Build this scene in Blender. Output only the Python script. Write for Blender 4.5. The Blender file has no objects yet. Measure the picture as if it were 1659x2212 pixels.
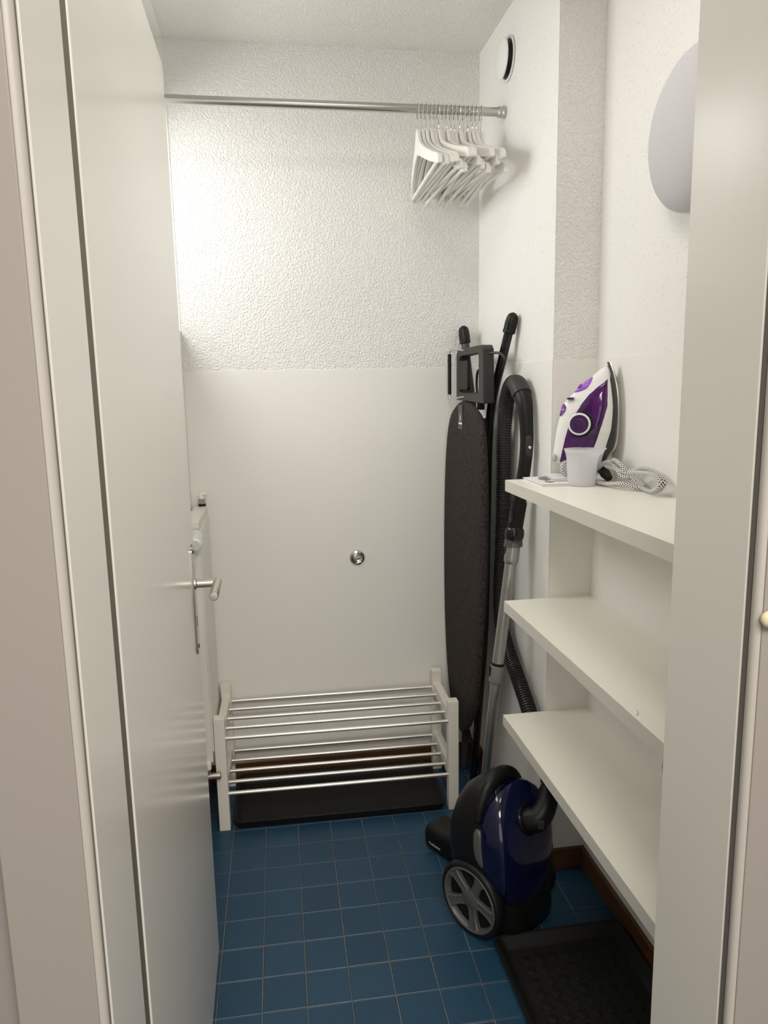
import bpy, bmesh, math, random
from mathutils import Vector, Matrix
random.seed(7)
SC = bpy.context.scene
COL = SC.collection
PI = math.pi
def R(d): return math.radians(d)

# ------------------------------------------------------------------ camera
def make_camera():
    cam = bpy.data.cameras.new('camera')
    cam.sensor_fit = 'HORIZONTAL'; cam.sensor_width = 36.0
    cam.lens = 36.0 * 1584.574 / 1659.0
    cam.clip_start = 0.02; cam.clip_end = 60
    o = bpy.data.objects.new('camera', cam); COL.objects.link(o)
    yaw, pitch, roll = R(8.7902), R(9.7309), R(-1.0982)
    f = Vector((math.sin(yaw)*math.cos(pitch), math.cos(yaw)*math.cos(pitch), -math.sin(pitch)))
    r = Vector((math.cos(yaw), -math.sin(yaw), 0)); u = r.cross(f)
    c, s = math.cos(roll), math.sin(roll)
    r2 = c*r + s*u; u2 = -s*r + c*u
    m = Matrix.Identity(4)
    for i in range(3):
        m[i][0] = r2[i]; m[i][1] = u2[i]; m[i][2] = -f[i]
    m[0][3], m[1][3], m[2][3] = 0.169, -2.102, 1.402
    o.matrix_world = m
    SC.camera = o
make_camera()

# ------------------------------------------------------------------ world, lights, exposure
w = bpy.data.worlds.new('daylight'); SC.world = w; w.use_nodes = True
bg = w.node_tree.nodes['Background']
bg.inputs['Color'].default_value = (1.0, 0.95, 0.87, 1); bg.inputs['Strength'].default_value = 1.3
def area(name, loc, rot, sx, sy, power, col):
    l = bpy.data.lights.new(name, 'AREA'); l.shape = 'RECTANGLE'; l.size = sx; l.size_y = sy
    l.energy = power; l.color = col
    o = bpy.data.objects.new(name, l); COL.objects.link(o); o.location = loc; o.rotation_euler = rot
    return o
# daylight coming through the small closet window (left wall, above the radiator)
area('window_daylight', (-0.44, -0.03, 2.12), (0, R(-55), 0), 0.62, 0.74, 10.2, (1.0, 0.985, 0.98))
# hall daylight and ceiling lamp behind the camera
area('hall_ceiling_lamp', (0.50, -2.7, 2.43), (0, 0, 0), 1.3, 0.9, 42.0, (1.0, 0.93, 0.84))
# added fill light under the closet ceiling, no fixture, above the picture frame
area('closet_fill_light', (0.42, -0.80, 2.44), (0, 0, 0), 0.42, 0.42, 3.0, (1.0, 0.96, 0.88))
SC.view_settings.view_transform = 'Standard'; SC.view_settings.look = 'None'
SC.view_settings.gamma = 1.0; SC.view_settings.use_curve_mapping = False
SC.view_settings.exposure = 0.62
try:
    SC.cycles.use_denoising = True
    SC.cycles.max_bounces = 12; SC.cycles.diffuse_bounces = 8
    SC.cycles.transparent_max_bounces = 12
except Exception: pass

# ------------------------------------------------------------------ materials
def lin(c): return tuple((v/12.92 if v <= 0.04045 else ((v+0.055)/1.055)**2.4) for v in c)
def srgb(r, g, b): return lin((r/255., g/255., b/255.))
def mat(name, col, rough=0.5, metal=0.0, spec=0.5, bump=None, coat=0.0, var=None, trans=0.0, ior=1.45, sheen=0.0):
    """col linear rgb; bump=(scale, strength, distance, detail); var=(scale, amount)"""
    m = bpy.data.materials.new(name); m.use_nodes = True
    nt = m.node_tree; b = nt.nodes['Principled BSDF']
    b.inputs['Base Color'].default_value = (*col, 1); b.inputs['Roughness'].default_value = rough
    b.inputs['Metallic'].default_value = metal; b.inputs['Specular IOR Level'].default_value = spec
    b.inputs['Coat Weight'].default_value = coat; b.inputs['Transmission Weight'].default_value = trans
    b.inputs['IOR'].default_value = ior
    if sheen: b.inputs['Sheen Weight'].default_value = sheen
    tc = nt.nodes.new('ShaderNodeTexCoord')
    if var:
        n = nt.nodes.new('ShaderNodeTexNoise'); n.inputs['Scale'].default_value = var[0]; n.inputs['Detail'].default_value = 5
        nt.links.new(tc.outputs['Object'], n.inputs['Vector'])
        r = nt.nodes.new('ShaderNodeValToRGB'); a = var[1]
        r.color_ramp.elements[0].position = 0.3; r.color_ramp.elements[1].position = 0.7
        r.color_ramp.elements[0].color = (*[v*(1-a) for v in col], 1); r.color_ramp.elements[1].color = (*[min(1, v*(1+a)) for v in col], 1)
        nt.links.new(n.outputs['Fac'], r.inputs['Fac']); nt.links.new(r.outputs['Color'], b.inputs['Base Color'])
    if bump:
        n = nt.nodes.new('ShaderNodeTexNoise'); n.inputs['Scale'].default_value = bump[0]
        n.inputs['Detail'].default_value = bump[3] if len(bump) > 3 else 4
        nt.links.new(tc.outputs['Object'], n.inputs['Vector'])
        bm_ = nt.nodes.new('ShaderNodeBump'); bm_.inputs['Strength'].default_value = bump[1]; bm_.inputs['Distance'].default_value = bump[2]
        nt.links.new(n.outputs['Fac'], bm_.inputs['Height']); nt.links.new(bm_.outputs['Normal'], b.inputs['Normal'])
    return m

def plaster_mat(name, col, pits=False):
    m = bpy.data.materials.new(name); m.use_nodes = True
    nt = m.node_tree; b = nt.nodes['Principled BSDF']
    b.inputs['Base Color'].default_value = (*col, 1); b.inputs['Roughness'].default_value = 0.75
    b.inputs['Specular IOR Level'].default_value = 0.25
    tc = nt.nodes.new('ShaderNodeTexCoord')
    n1 = nt.nodes.new('ShaderNodeTexNoise'); n1.inputs['Scale'].default_value = 150; n1.inputs['Detail'].default_value = 2.2; n1.inputs['Roughness'].default_value = 0.6; n1.inputs['Distortion'].default_value = 0.15
    n2 = nt.nodes.new('ShaderNodeTexNoise'); n2.inputs['Scale'].default_value = 9; n2.inputs['Detail'].default_value = 2
    v = nt.nodes.new('ShaderNodeTexVoronoi'); v.inputs['Scale'].default_value = 60
    for n in (n1, n2, v): nt.links.new(tc.outputs['Object'], n.inputs['Vector'])
    r1 = nt.nodes.new('ShaderNodeMapRange'); r1.interpolation_type = 'SMOOTHSTEP'
    if pits:
        r1.inputs[1].default_value = 0.24; r1.inputs[2].default_value = 0.40
    else:
        r1.inputs[1].default_value = 0.36; r1.inputs[2].default_value = 0.72
    nt.links.new(n1.outputs['Fac'], r1.inputs[0])
    b2 = nt.nodes.new('ShaderNodeBump'); b2.inputs['Strength'].default_value = 0.5; b2.inputs['Distance'].default_value = 0.004
    nt.links.new(n2.outputs['Fac'], b2.inputs['Height'])
    b1 = nt.nodes.new('ShaderNodeBump'); b1.inputs['Strength'].default_value = 0.85 if not pits else 0.8; b1.inputs['Distance'].default_value = 0.0020 if not pits else 0.0014
    nt.links.new(r1.outputs[0], b1.inputs['Height']); nt.links.new(b2.outputs['Normal'], b1.inputs['Normal'])
    nt.links.new(b1.outputs['Normal'], b.inputs['Normal'])
    return m

WALLC = (0.81, 0.80, 0.765)
M = {}
M['plaster'] = plaster_mat('rough_plaster', (0.82, 0.81, 0.785))
M['plaster_pit'] = plaster_mat('pitted_plaster', (0.82, 0.81, 0.785), True)
M['wall'] = mat('smooth_wall_paint', WALLC, 0.55, spec=0.35, bump=(220, 0.25, 0.0006, 3))
M['ceiling'] = plaster_mat('ceiling_plaster', (0.80, 0.795, 0.76))
M['paint'] = mat('door_paint', (0.76, 0.745, 0.70), 0.22, spec=0.5, bump=(60, 0.10, 0.0004, 2))
M['casing'] = mat('casing_shaded_paint', (0.29, 0.268, 0.245), 0.4, spec=0.35)  # door paint darkened: the dim hall's shade is put into the colour
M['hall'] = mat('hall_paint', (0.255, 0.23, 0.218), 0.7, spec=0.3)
M['beadpaint'] = mat('bead_paint', (0.42, 0.40, 0.37), 0.35, spec=0.4)
M['grooveshade'] = mat('groove_shade', (0.16, 0.148, 0.135), 0.6, spec=0.2)  # dark tone puts the groove's shade into the colour
M['seal'] = mat('grey_seal', (0.125, 0.115, 0.09), 0.6)
M['tile'] = None
M['grout'] = mat('grout', (0.14, 0.14, 0.133), 0.9, var=(90, 0.2), bump=(300, 0.5, 0.001))
M['wood'] = None
M['shelf'] = mat('white_laminate', (0.87, 0.85, 0.775), 0.38, spec=0.45)
M['edgeshade'] = mat('shaded_edging', (0.68, 0.655, 0.60), 0.5, spec=0.3)  # greyer than the tops: shade of the shelf fronts painted in
M['steel'] = mat('brushed_steel', (0.55, 0.53, 0.50), 0.28, metal=1.0, bump=(400, 0.05, 0.0004))
M['chrome'] = mat('chrome', (0.72, 0.70, 0.67), 0.08, metal=1.0)
M['platemetal'] = mat('dark_nickel', (0.42, 0.40, 0.37), 0.18, metal=1.0)
M['nickel'] = mat('satin_nickel', (0.58, 0.55, 0.50), 0.35, metal=1.0)
M['rackwhite'] = mat('white_lacquer', (0.78, 0.75, 0.68), 0.45, spec=0.4)
M['alu'] = mat('aluminium_rod', (0.80, 0.77, 0.72), 0.35, metal=0.85)
M['rubber'] = mat('black_rubber', (0.008, 0.008, 0.008), 0.55, spec=0.30, bump=(500, 0.3, 0.0006))
M['hanger'] = mat('white_hanger', (0.80, 0.79, 0.75), 0.35, spec=0.4)
M['plasticw'] = mat('white_plastic', (0.83, 0.83, 0.82), 0.25, spec=0.5)
M['opal'] = mat('opal_glass', (0.58, 0.565, 0.59), 0.5, spec=0.25)
M['radiator'] = mat('radiator_enamel', (0.78, 0.765, 0.71), 0.35, spec=0.5)
M['black'] = mat('black_plastic', (0.006, 0.006, 0.006), 0.42, spec=0.35, bump=(900, 0.15, 0.0003))
M['blackgloss'] = mat('glossy_black_plastic', (0.008, 0.008, 0.009), 0.15, spec=0.5)
M['charcoal'] = mat('charcoal_plastic', (0.030, 0.029, 0.027), 0.5, spec=0.4)
M['hosemat'] = mat('hose_plastic', (0.026, 0.025, 0.024), 0.32, spec=0.5)
M['darkgrey'] = mat('dark_grey_metal', (0.045, 0.045, 0.042), 0.45, spec=0.5)
M['blue'] = mat('blue_gloss_paint', (0.003, 0.005, 0.030), 0.14, spec=0.5, coat=0.4)
M['silver'] = mat('silver_plastic', (0.115, 0.115, 0.11), 0.4, metal=0.3)
M['wandsilver'] = mat('silver_tube', (0.38, 0.38, 0.37), 0.32, metal=0.85)
M['greyplastic'] = mat('grey_plastic', (0.21, 0.21, 0.205), 0.42, metal=0.2)
M['plategrey'] = mat('plate_grey', (0.40, 0.39, 0.37), 0.4)
M['bristle'] = mat('grey_bristle', (0.12, 0.115, 0.11), 0.8)
M['paper'] = mat('paper', (0.80, 0.79, 0.79), 0.6)
M['picture'] = mat('grey_picture_print', (0.20, 0.20, 0.195), 0.5, var=(70, 0.7))
M['print'] = None
M['purple'] = mat('purple_plastic', srgb(122, 62, 158), 0.2, spec=0.5)
M['purple_d'] = mat('dark_purple_dial', (0.055, 0.012, 0.085), 0.3)
M['lilac'] = mat('lilac_clear_plastic', srgb(168, 105, 215), 0.12, spec=0.5)
M['irongrey'] = mat('iron_grey', (0.42, 0.43, 0.44), 0.35)
M['cream'] = mat('cream_knob', (0.62, 0.54, 0.36), 0.35)
M['white_print'] = mat('white_print', (0.75, 0.75, 0.75), 0.6)
M['labelgrey'] = mat('label_grey', (0.075, 0.075, 0.065), 0.6)
M['hair'] = mat('dark_hair', (0.03, 0.02, 0.015), 0.6)

def tile_mat():
    m = mat('blue_glazed_tile', (0.026, 0.075, 0.135), 0.36, spec=0.35, bump=(70, 0.25, 0.001, 4))
    nt = m.node_tree; b = nt.nodes['Principled BSDF']
    oi = nt.nodes.new('ShaderNodeObjectInfo'); n = nt.nodes.new('ShaderNodeTexNoise'); n.inputs['Scale'].default_value = 60
    n.inputs['Detail'].default_value = 6
    tc = nt.nodes.new('ShaderNodeTexCoord'); nt.links.new(tc.outputs['Object'], n.inputs['Vector'])
    ad = nt.nodes.new('ShaderNodeMath'); ad.operation = 'MULTIPLY_ADD'; ad.inputs[1].default_value = 0.5
    nt.links.new(oi.outputs['Random'], ad.inputs[0]); nt.links.new(n.outputs['Fac'], ad.inputs[2])
    r = nt.nodes.new('ShaderNodeValToRGB')
    r.color_ramp.elements[0].position = 0.3; r.color_ramp.elements[0].color = (0.015, 0.050, 0.094, 1)
    r.color_ramp.elements[1].position = 1.1 if False else 1.0; r.color_ramp.elements[1].color = (0.021, 0.064, 0.116, 1)
    nt.links.new(ad.outputs[0], r.inputs['Fac']); nt.links.new(r.outputs['Color'], b.inputs['Base Color'])
    return m
M['tile'] = tile_mat()
def wood_mat():
    m = mat('brown_wood', (0.16, 0.065, 0.022), 0.45, spec=0.4)
    nt = m.node_tree; b = nt.nodes['Principled BSDF']
    tc = nt.nodes.new('ShaderNodeTexCoord'); mp = nt.nodes.new('ShaderNodeMapping'); mp.inputs['Scale'].default_value = (3, 3, 90)
    n = nt.nodes.new('ShaderNodeTexNoise'); n.inputs['Scale'].default_value = 4; n.inputs['Detail'].default_value = 6
    r = nt.nodes.new('ShaderNodeValToRGB'); r.color_ramp.elements[0].color = (0.065, 0.026, 0.009, 1); r.color_ramp.elements[1].color = (0.145, 0.066, 0.026, 1)
    r.color_ramp.elements[0].position = 0.3; r.color_ramp.elements[1].position = 0.72
    nt.links.new(tc.outputs['Object'], mp.inputs['Vector']); nt.links.new(mp.outputs['Vector'], n.inputs['Vector'])
    nt.links.new(n.outputs['Fac'], r.inputs['Fac']); nt.links.new(r.outputs['Color'], b.inputs['Base Color'])
    return m
M['wood'] = wood_mat()
def fabric_mat():
    m = mat('charcoal_melange_fabric', (0.05, 0.045, 0.042), 0.92, spec=0.12)
    nt = m.node_tree; b = nt.nodes['Principled BSDF']
    tc = nt.nodes.new('ShaderNodeTexCoord')
    outs = []
    for sc in ((40, 60, 420), (40, 420, 40)):
        mp = nt.nodes.new('ShaderNodeMapping'); mp.inputs['Scale'].default_value = sc
        n = nt.nodes.new('ShaderNodeTexNoise'); n.inputs['Scale'].default_value = 1.6; n.inputs['Detail'].default_value = 3
        nt.links.new(tc.outputs['Object'], mp.inputs['Vector']); nt.links.new(mp.outputs['Vector'], n.inputs['Vector']); outs.append(n)
    mx = nt.nodes.new('ShaderNodeMath'); mx.operation = 'ADD'
    nt.links.new(outs[0].outputs['Fac'], mx.inputs[0]); nt.links.new(outs[1].outputs['Fac'], mx.inputs[1])
    r = nt.nodes.new('ShaderNodeMapRange'); r.inputs[1].default_value = 0.7; r.inputs[2].default_value = 1.3
    nt.links.new(mx.outputs[0], r.inputs[0])
    cr = nt.nodes.new('ShaderNodeValToRGB'); cr.color_ramp.elements[0].color = (0.011, 0.0095, 0.009, 1); cr.color_ramp.elements[1].color = (0.070, 0.058, 0.052, 1)
    nt.links.new(r.outputs[0], cr.inputs['Fac']); nt.links.new(cr.outputs['Color'], b.inputs['Base Color'])
    bp = nt.nodes.new('ShaderNodeBump'); bp.inputs['Strength'].default_value = 0.4; bp.inputs['Distance'].default_value = 0.0008
    nt.links.new(r.outputs[0], bp.inputs['Height']); nt.links.new(bp.outputs['Normal'], b.inputs['Normal'])
    return m
M['fabric'] = fabric_mat()
def cord_mat():
    m = mat('braided_cord', (0.72, 0.71, 0.69), 0.8, spec=0.2)
    nt = m.node_tree; b = nt.nodes['Principled BSDF']
    uv = nt.nodes.new('ShaderNodeUVMap'); uv.uv_map = 'uv'
    v = nt.nodes.new('ShaderNodeTexVoronoi'); v.voronoi_dimensions = '2D'; v.inputs['Scale'].default_value = 1.0; v.inputs['Randomness'].default_value = 0.0
    mp = nt.nodes.new('ShaderNodeMapping'); mp.inputs['Rotation'].default_value = (0, 0, R(45)); mp.inputs['Scale'].default_value = (5.657, 5.657, 1)
    nt.links.new(uv.outputs['UV'], mp.inputs['Vector']); nt.links.new(mp.outputs['Vector'], v.inputs['Vector'])
    lt = nt.nodes.new('ShaderNodeMath'); lt.operation = 'LESS_THAN'; lt.inputs[1].default_value = 0.31
    nt.links.new(v.outputs['Distance'], lt.inputs[0])
    mx = nt.nodes.new('ShaderNodeMix'); mx.data_type = 'RGBA'
    mx.inputs['A'].default_value = (0.74, 0.73, 0.71, 1); mx.inputs['B'].default_value = (0.012, 0.012, 0.012, 1)
    nt.links.new(lt.outputs[0], mx.inputs['Factor']); nt.links.new(mx.outputs['Result'], b.inputs['Base Color'])
    return m
M['cord'] = cord_mat()
def print_mat():
    m = mat('booklet_print', (0.80, 0.79, 0.79), 0.55)
    nt = m.node_tree; b = nt.nodes['Principled BSDF']
    tc = nt.nodes.new('ShaderNodeTexCoord'); mp = nt.nodes.new('ShaderNodeMapping'); mp.inputs['Scale'].default_value = (1, 0.8, 1)
    n = nt.nodes.new('ShaderNodeTexNoise'); n.inputs['Scale'].default_value = 22; n.inputs['Detail'].default_value = 1.5
    r = nt.nodes.new('ShaderNodeValToRGB'); r.color_ramp.interpolation = 'EASE'
    r.color_ramp.elements[0].position = 0.36; r.color_ramp.elements[0].color = (0.13, 0.13, 0.13, 1)
    r.color_ramp.elements[1].position = 0.47; r.color_ramp.elements[1].color = (0.80, 0.79, 0.79, 1)
    nt.links.new(tc.outputs['Object'], mp.inputs['Vector']); nt.links.new(mp.outputs['Vector'], n.inputs['Vector'])
    nt.links.new(n.outputs['Fac'], r.inputs['Fac']); nt.links.new(r.outputs['Color'], b.inputs['Base Color'])
    return m
M['print'] = print_mat()
def clear_mat(name, tint, gloss, transp, rough=0.05):
    """thin see-through sheet: transparent mixed with a principled surface"""
    m = bpy.data.materials.new(name); m.use_nodes = True
    nt = m.node_tree; b = nt.nodes['Principled BSDF']; out = nt.nodes['Material Output']
    b.inputs['Base Color'].default_value = (*gloss, 1); b.inputs['Roughness'].default_value = rough
    t = nt.nodes.new('ShaderNodeBsdfTransparent'); t.inputs['Color'].default_value = (*tint, 1)
    mx = nt.nodes.new('ShaderNodeMixShader'); mx.inputs['Fac'].default_value = transp
    nt.links.new(b.outputs['BSDF'], mx.inputs[1]); nt.links.new(t.outputs['BSDF'], mx.inputs[2]); nt.links.new(mx.outputs['Shader'], out.inputs['Surface'])
    return m
M['pane'] = clear_mat('window_glass', (0.97, 0.98, 0.98), (0.9, 0.9, 0.9), 0.93, 0.02)
def frosted_mat():
    m = bpy.data.materials.new('frosted_plastic'); m.use_nodes = True
    nt = m.node_tree; b = nt.nodes['Principled BSDF']; out = nt.nodes['Material Output']
    b.inputs['Base Color'].default_value = (0.88, 0.88, 0.90, 1); b.inputs['Roughness'].default_value = 0.35
    tl = nt.nodes.new('ShaderNodeBsdfTranslucent'); tl.inputs['Color'].default_value = (0.92, 0.92, 0.94, 1)
    tr = nt.nodes.new('ShaderNodeBsdfTransparent'); tr.inputs['Color'].default_value = (0.95, 0.95, 0.97, 1)
    m1 = nt.nodes.new('ShaderNodeMixShader'); m1.inputs['Fac'].default_value = 0.55
    m2 = nt.nodes.new('ShaderNodeMixShader'); m2.inputs['Fac'].default_value = 0.18
    nt.links.new(b.outputs['BSDF'], m1.inputs[1]); nt.links.new(tl.outputs['BSDF'], m1.inputs[2])
    nt.links.new(m1.outputs['Shader'], m2.inputs[1]); nt.links.new(tr.outputs['BSDF'], m2.inputs[2])
    nt.links.new(m2.outputs['Shader'], out.inputs['Surface'])
    return m
M['frosted'] = frosted_mat()
def tank_mat():
    m = mat('dark_purple_clear_plastic', (0.045, 0.004, 0.075), 0.10, spec=0.5, coat=0.3)
    nt = m.node_tree; b = nt.nodes['Principled BSDF']
    tc = nt.nodes.new('ShaderNodeTexCoord'); v = nt.nodes.new('ShaderNodeTexVoronoi'); v.inputs['Scale'].default_value = 26
    r = nt.nodes.new('ShaderNodeValToRGB'); r.color_ramp.elements[0].color = (0.030, 0.003, 0.055, 1); r.color_ramp.elements[1].color = (0.090, 0.010, 0.140, 1)
    nt.links.new(tc.outputs['Object'], v.inputs['Vector']); nt.links.new(v.outputs['Color'], r.inputs['Fac']); nt.links.new(r.outputs['Color'], b.inputs['Base Color'])
    return m
M['tank'] = tank_mat()

# ------------------------------------------------------------------ mesh helpers
class MB:
    def __init__(s): s.v = []; s.f = []; s.uv = []
    def add(s, vs, fs):
        n = len(s.v); s.v += [tuple(v) for v in vs]; s.f += [[i+n for i in f] for f in fs]
        return s
    def box(s, x0, x1, y0, y1, z0, z1):
        vs = [(x, y, z) for x in (x0, x1) for y in (y0, y1) for z in (z0, z1)]
        return s.add(vs, [(0,1,3,2),(4,6,7,5),(0,4,5,1),(2,3,7,6),(0,2,6,4),(1,5,7,3)])
    def prism(s, poly, axis, a, b):
        """poly of 2-D points, extruded along axis from a to b"""
        def P(p, h):
            return {'x': (h, p[0], p[1]), 'y': (p[0], h, p[1]), 'z': (p[0], p[1], h)}[axis]
        n = len(poly)
        vs = [P(p, a) for p in poly] + [P(p, b) for p in poly]
        fs = [list(range(n)), list(range(2*n-1, n-1, -1))] + [(i, (i+1) % n, n+(i+1) % n, n+i) for i in range(n)]
        return s.add(vs, fs)
    def rings(s, rings, cap0=True, cap1=True):
        n = len(rings[0]); vs = [p for r in rings for p in r]; fs = []
        for k in range(len(rings)-1):
            for i in range(n):
                j = (i+1) % n
                fs.append((k*n+i, k*n+j, (k+1)*n+j, (k+1)*n+i))
        if cap0: fs.append(list(range(n-1, -1, -1)))
        if cap1: fs.append([(len(rings)-1)*n+i for i in range(n)])
        return s.add(vs, fs)
    def lathe(s, prof, o=(0,0,0), axis=(0,0,1), seg=32, cap0=True, cap1=True):
        """prof: (radius, height) pairs"""
        o = Vector(o); ax = Vector(axis).normalized()
        t = Vector((1,0,0)) if abs(ax.x) < 0.9 else Vector((0,1,0))
        e1 = ax.cross(t).normalized(); e2 = ax.cross(e1)
        return s.rings([[o + ax*h + (e1*math.cos(2*PI*i/seg) + e2*math.sin(2*PI*i/seg))*max(r, 1e-5) for i in range(seg)] for r, h in prof], cap0, cap1)
    def cyl(s, a, b, r, seg=20, r2=None):
        a = Vector(a); b = Vector(b)
        return s.lathe([(r, 0), (r if r2 is None else r2, (b-a).length)], a, b-a, seg)
    def tube(s, pts, r, seg=12, per=8, rf=None, flat=1.0, smooth=True, uvscale=None):
        """sweep a circle along a Catmull-Rom path; r may be a list per control point; rf(length, t) multiplies"""
        P = [Vector(p) for p in pts]; q = []; n = len(P)
        rr = r if isinstance(r, (list, tuple)) else [r]*n
        if smooth and n > 2:
            for i in range(n-1):
                p0 = P[i-1] if i else P[0]*2-P[1]; p1 = P[i]; p2 = P[i+1]; p3 = P[i+2] if i+2 < n else P[-1]*2-P[-2]
                for k in range(per):
                    t = k/per
                    q.append((0.5*((2*p1)+(p2-p0)*t+(2*p0-5*p1+4*p2-p3)*t*t+(3*p1-p0-3*p2+p3)*t**3), rr[i]*(1-t)+rr[i+1]*t))
            q.append((P[-1], rr[-1]))
        else: q = [(P[i], rr[i]) for i in range(n)]
        rings = []; L = 0; up = None; base = len(s.v); fl0 = len(s.f); us = []
        for i, (p, ra) in enumerate(q):
            d = (q[min(i+1, len(q)-1)][0] - q[max(i-1, 0)][0]).normalized()
            if i: L += (p - q[i-1][0]).length
            if up is None:
                up = Vector((0,0,1)) if abs(d.z) < 0.9 else Vector((0,1,0))
            up = (up - d*up.dot(d)).normalized(); e = d.cross(up)
            m = rf(L, i/(len(q)-1)) if rf else 1.0
            rings.append([p + (e*math.cos(2*PI*k/seg) + up*math.sin(2*PI*k/seg)*flat)*ra*m for k in range(seg)]); us.append(L)
        s.rings(rings)
        if uvscale:
            for k in range(len(rings)-1):
                for i in range(seg):
                    s.uv.append((fl0+k*seg+i, [(i/seg, us[k]*uvscale), ((i+1)/seg, us[k]*uvscale), ((i+1)/seg, us[k+1]*uvscale), (i/seg, us[k+1]*uvscale)]))
        return s
    def pillow(s, outline, mp, top, bottom=None, rings=6, p=4.0, wf=None, n0=0):
        """an outline filled to a smooth cushion; mp(a,b,w)->xyz; top/bottom thickness; wf(a,b) scales it"""
        cx = sum(q[0] for q in outline)/len(outline); cy = sum(q[1] for q in outline)/len(outline); n = len(outline)
        def ring(rad, sign, th):
            h = th*max(0.0, 1-rad**p)**(1/p)
            o = []
            for a, b in outline:
                aa = cx+(a-cx)*rad; bb = cy+(b-cy)*rad
                o.append(mp(aa, bb, sign*h*(wf(aa, bb) if wf else 1)))
            return o
        rs = [math.sin(0.5*PI*(k+1)/rings) for k in range(rings)]; rs[-1] = 1.0
        seq = []
        bt = top if bottom is None else bottom
        if bt > 0: seq += [ring(x, -1, bt) for x in rs]
        else: seq += [ring(0.02, -1, 0), ring(1.0, -1, 0)]
        seq += [ring(x, 1, top) for x in reversed(rs[:-1])]
        return s.rings(seq)
    def mesh(s, name):
        me = bpy.data.meshes.new(name); me.from_pydata(s.v, [], s.f)
        if s.uv:
            ul = me.uv_layers.new(name='uv')
            for fi, cs in s.uv:
                p = me.polygons[fi]
                for k, li in enumerate(p.loop_indices): ul.data[li].uv = cs[k]
        return me
    def build(s, name, m, parent=None, loc=None, smooth=None, bevel=0.0, bseg=2, solid=0.0, sub=0, fixn=True):
        me = s.mesh(name)
        if fixn:
            b = bmesh.new(); b.from_mesh(me); bmesh.ops.recalc_face_normals(b, faces=b.faces); b.to_mesh(me); b.free()
        me.materials.append(m)
        o = bpy.data.objects.new(name, me); COL.objects.link(o)
        if loc is not None: o.location = loc
        if parent is not None: o.parent = parent
        if smooth is not None:
            me.shade_smooth() if smooth is True else me.set_sharp_from_angle(angle=R(smooth))
            if smooth is not True: me.shade_smooth(); me.set_sharp_from_angle(angle=R(smooth))
        if solid:
            md = o.modifiers.new('solid', 'SOLIDIFY'); md.thickness = solid; md.offset = -1
        if bevel:
            md = o.modifiers.new('bevel', 'BEVEL'); md.width = bevel; md.segments = bseg; md.limit_method = 'ANGLE'; md.angle_limit = R(40)
            if smooth is None: me.shade_smooth(); md.harden_normals = True
        if sub:
            md = o.modifiers.new('sub', 'SUBSURF'); md.levels = sub; md.render_levels = sub
        return o
def tag(o, label=None, cat=None, group=None, kind=None):
    for k, v in (('label', label), ('category', cat), ('group', group), ('kind', kind)):
        if v: o[k] = v
    return o
def thing(name, label, cat, loc=(0,0,0), group=None, kind=None):
    o = bpy.data.objects.new(name, None); COL.objects.link(o); o.location = loc; o.empty_display_size = 0.05
    return tag(o, label, cat, group, kind)
def struct(o, label): return tag(o, label, None, None, 'structure')
def rel(root):
    """maps world points to the local space of an unrotated root"""
    l = Vector(root.location)
    return lambda p: tuple(Vector(p) - l)

# ------------------------------------------------------------------ room shell
XL, XA, XB = -0.098, 0.905, 1.028      # left wall, right wall of the pier, right wall of the alcove
YB, YP = 0.426, -0.255                 # back wall, front face of the pier
YD0, YD1 = -1.445, -1.285              # the wall with the doorway
ZC, ZD = 2.465, 1.462                  # ceiling, top of the smooth dado
XJL, XJR = -0.012, 0.657               # jamb faces of the doorway
PT = 0.0018                             # how far the rough plaster stands proud

def dado_edge(a, b, n=60, amp=0.0016):
    return [(a+(b-a)*i/n, ZD + random.uniform(-amp, amp)) for i in range(n+1)]

PU = 0.0006
def coat(parent, axis, edge0, edge1, f0, f1, mat_up):
    '''thin rough sheet above the dado line and a slightly thicker smooth coat below it'''
    up, dn = (f0[0], f1[0])
    e = dado_edge(edge0, edge1)
    MB().prism(e + [(edge1, ZC), (edge0, ZC)], axis, up[0], up[1]).build('rough_plaster', mat_up, parent)
    MB().prism(list(reversed(e)) + [(edge0, 0.0), (edge1, 0.0)], axis, dn[0], dn[1]).build('smooth_dado', M['wall'], parent, bevel=0.0008, bseg=1)
o = MB().box(-0.30, 1.25, YB, YB+0.15, -0.05, ZC+0.05).build('wall_back', M['wall']); struct(o, 'back wall, smooth painted below and rough plaster above'); WB = o
coat(WB, 'y', XL-0.20, XA, [(YB-PU, YB+0.01)], [(YB-PT, YB+0.01)], M['plaster'])
Lp = [(XA, YB), (XA, YP), (XB, YP), (XB, YD1), (XB+0.2, YD1), (XB+0.2, YB)]
o = MB().prism(Lp, 'z', -0.05, ZC+0.05).build('wall_right', M['wall']); struct(o, 'right wall with a projecting pier and a shelf alcove'); WR = o
coat(WR, 'x', YP-PT, YB, [(XA-PU, XA+0.0004)], [(XA-PT, XA+0.0004)], M['plaster_pit'])
coat(WR, 'y', XA+0.0004, XB, [(YP-PU, YP+0.01)], [(YP-PT, YP+0.01)], M['plaster'])
coat(WR, 'x', YD1, YP, [(XB-PU, XB+0.01)], [(XB-PT, XB+0.01)], M['plaster_pit'])
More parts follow.
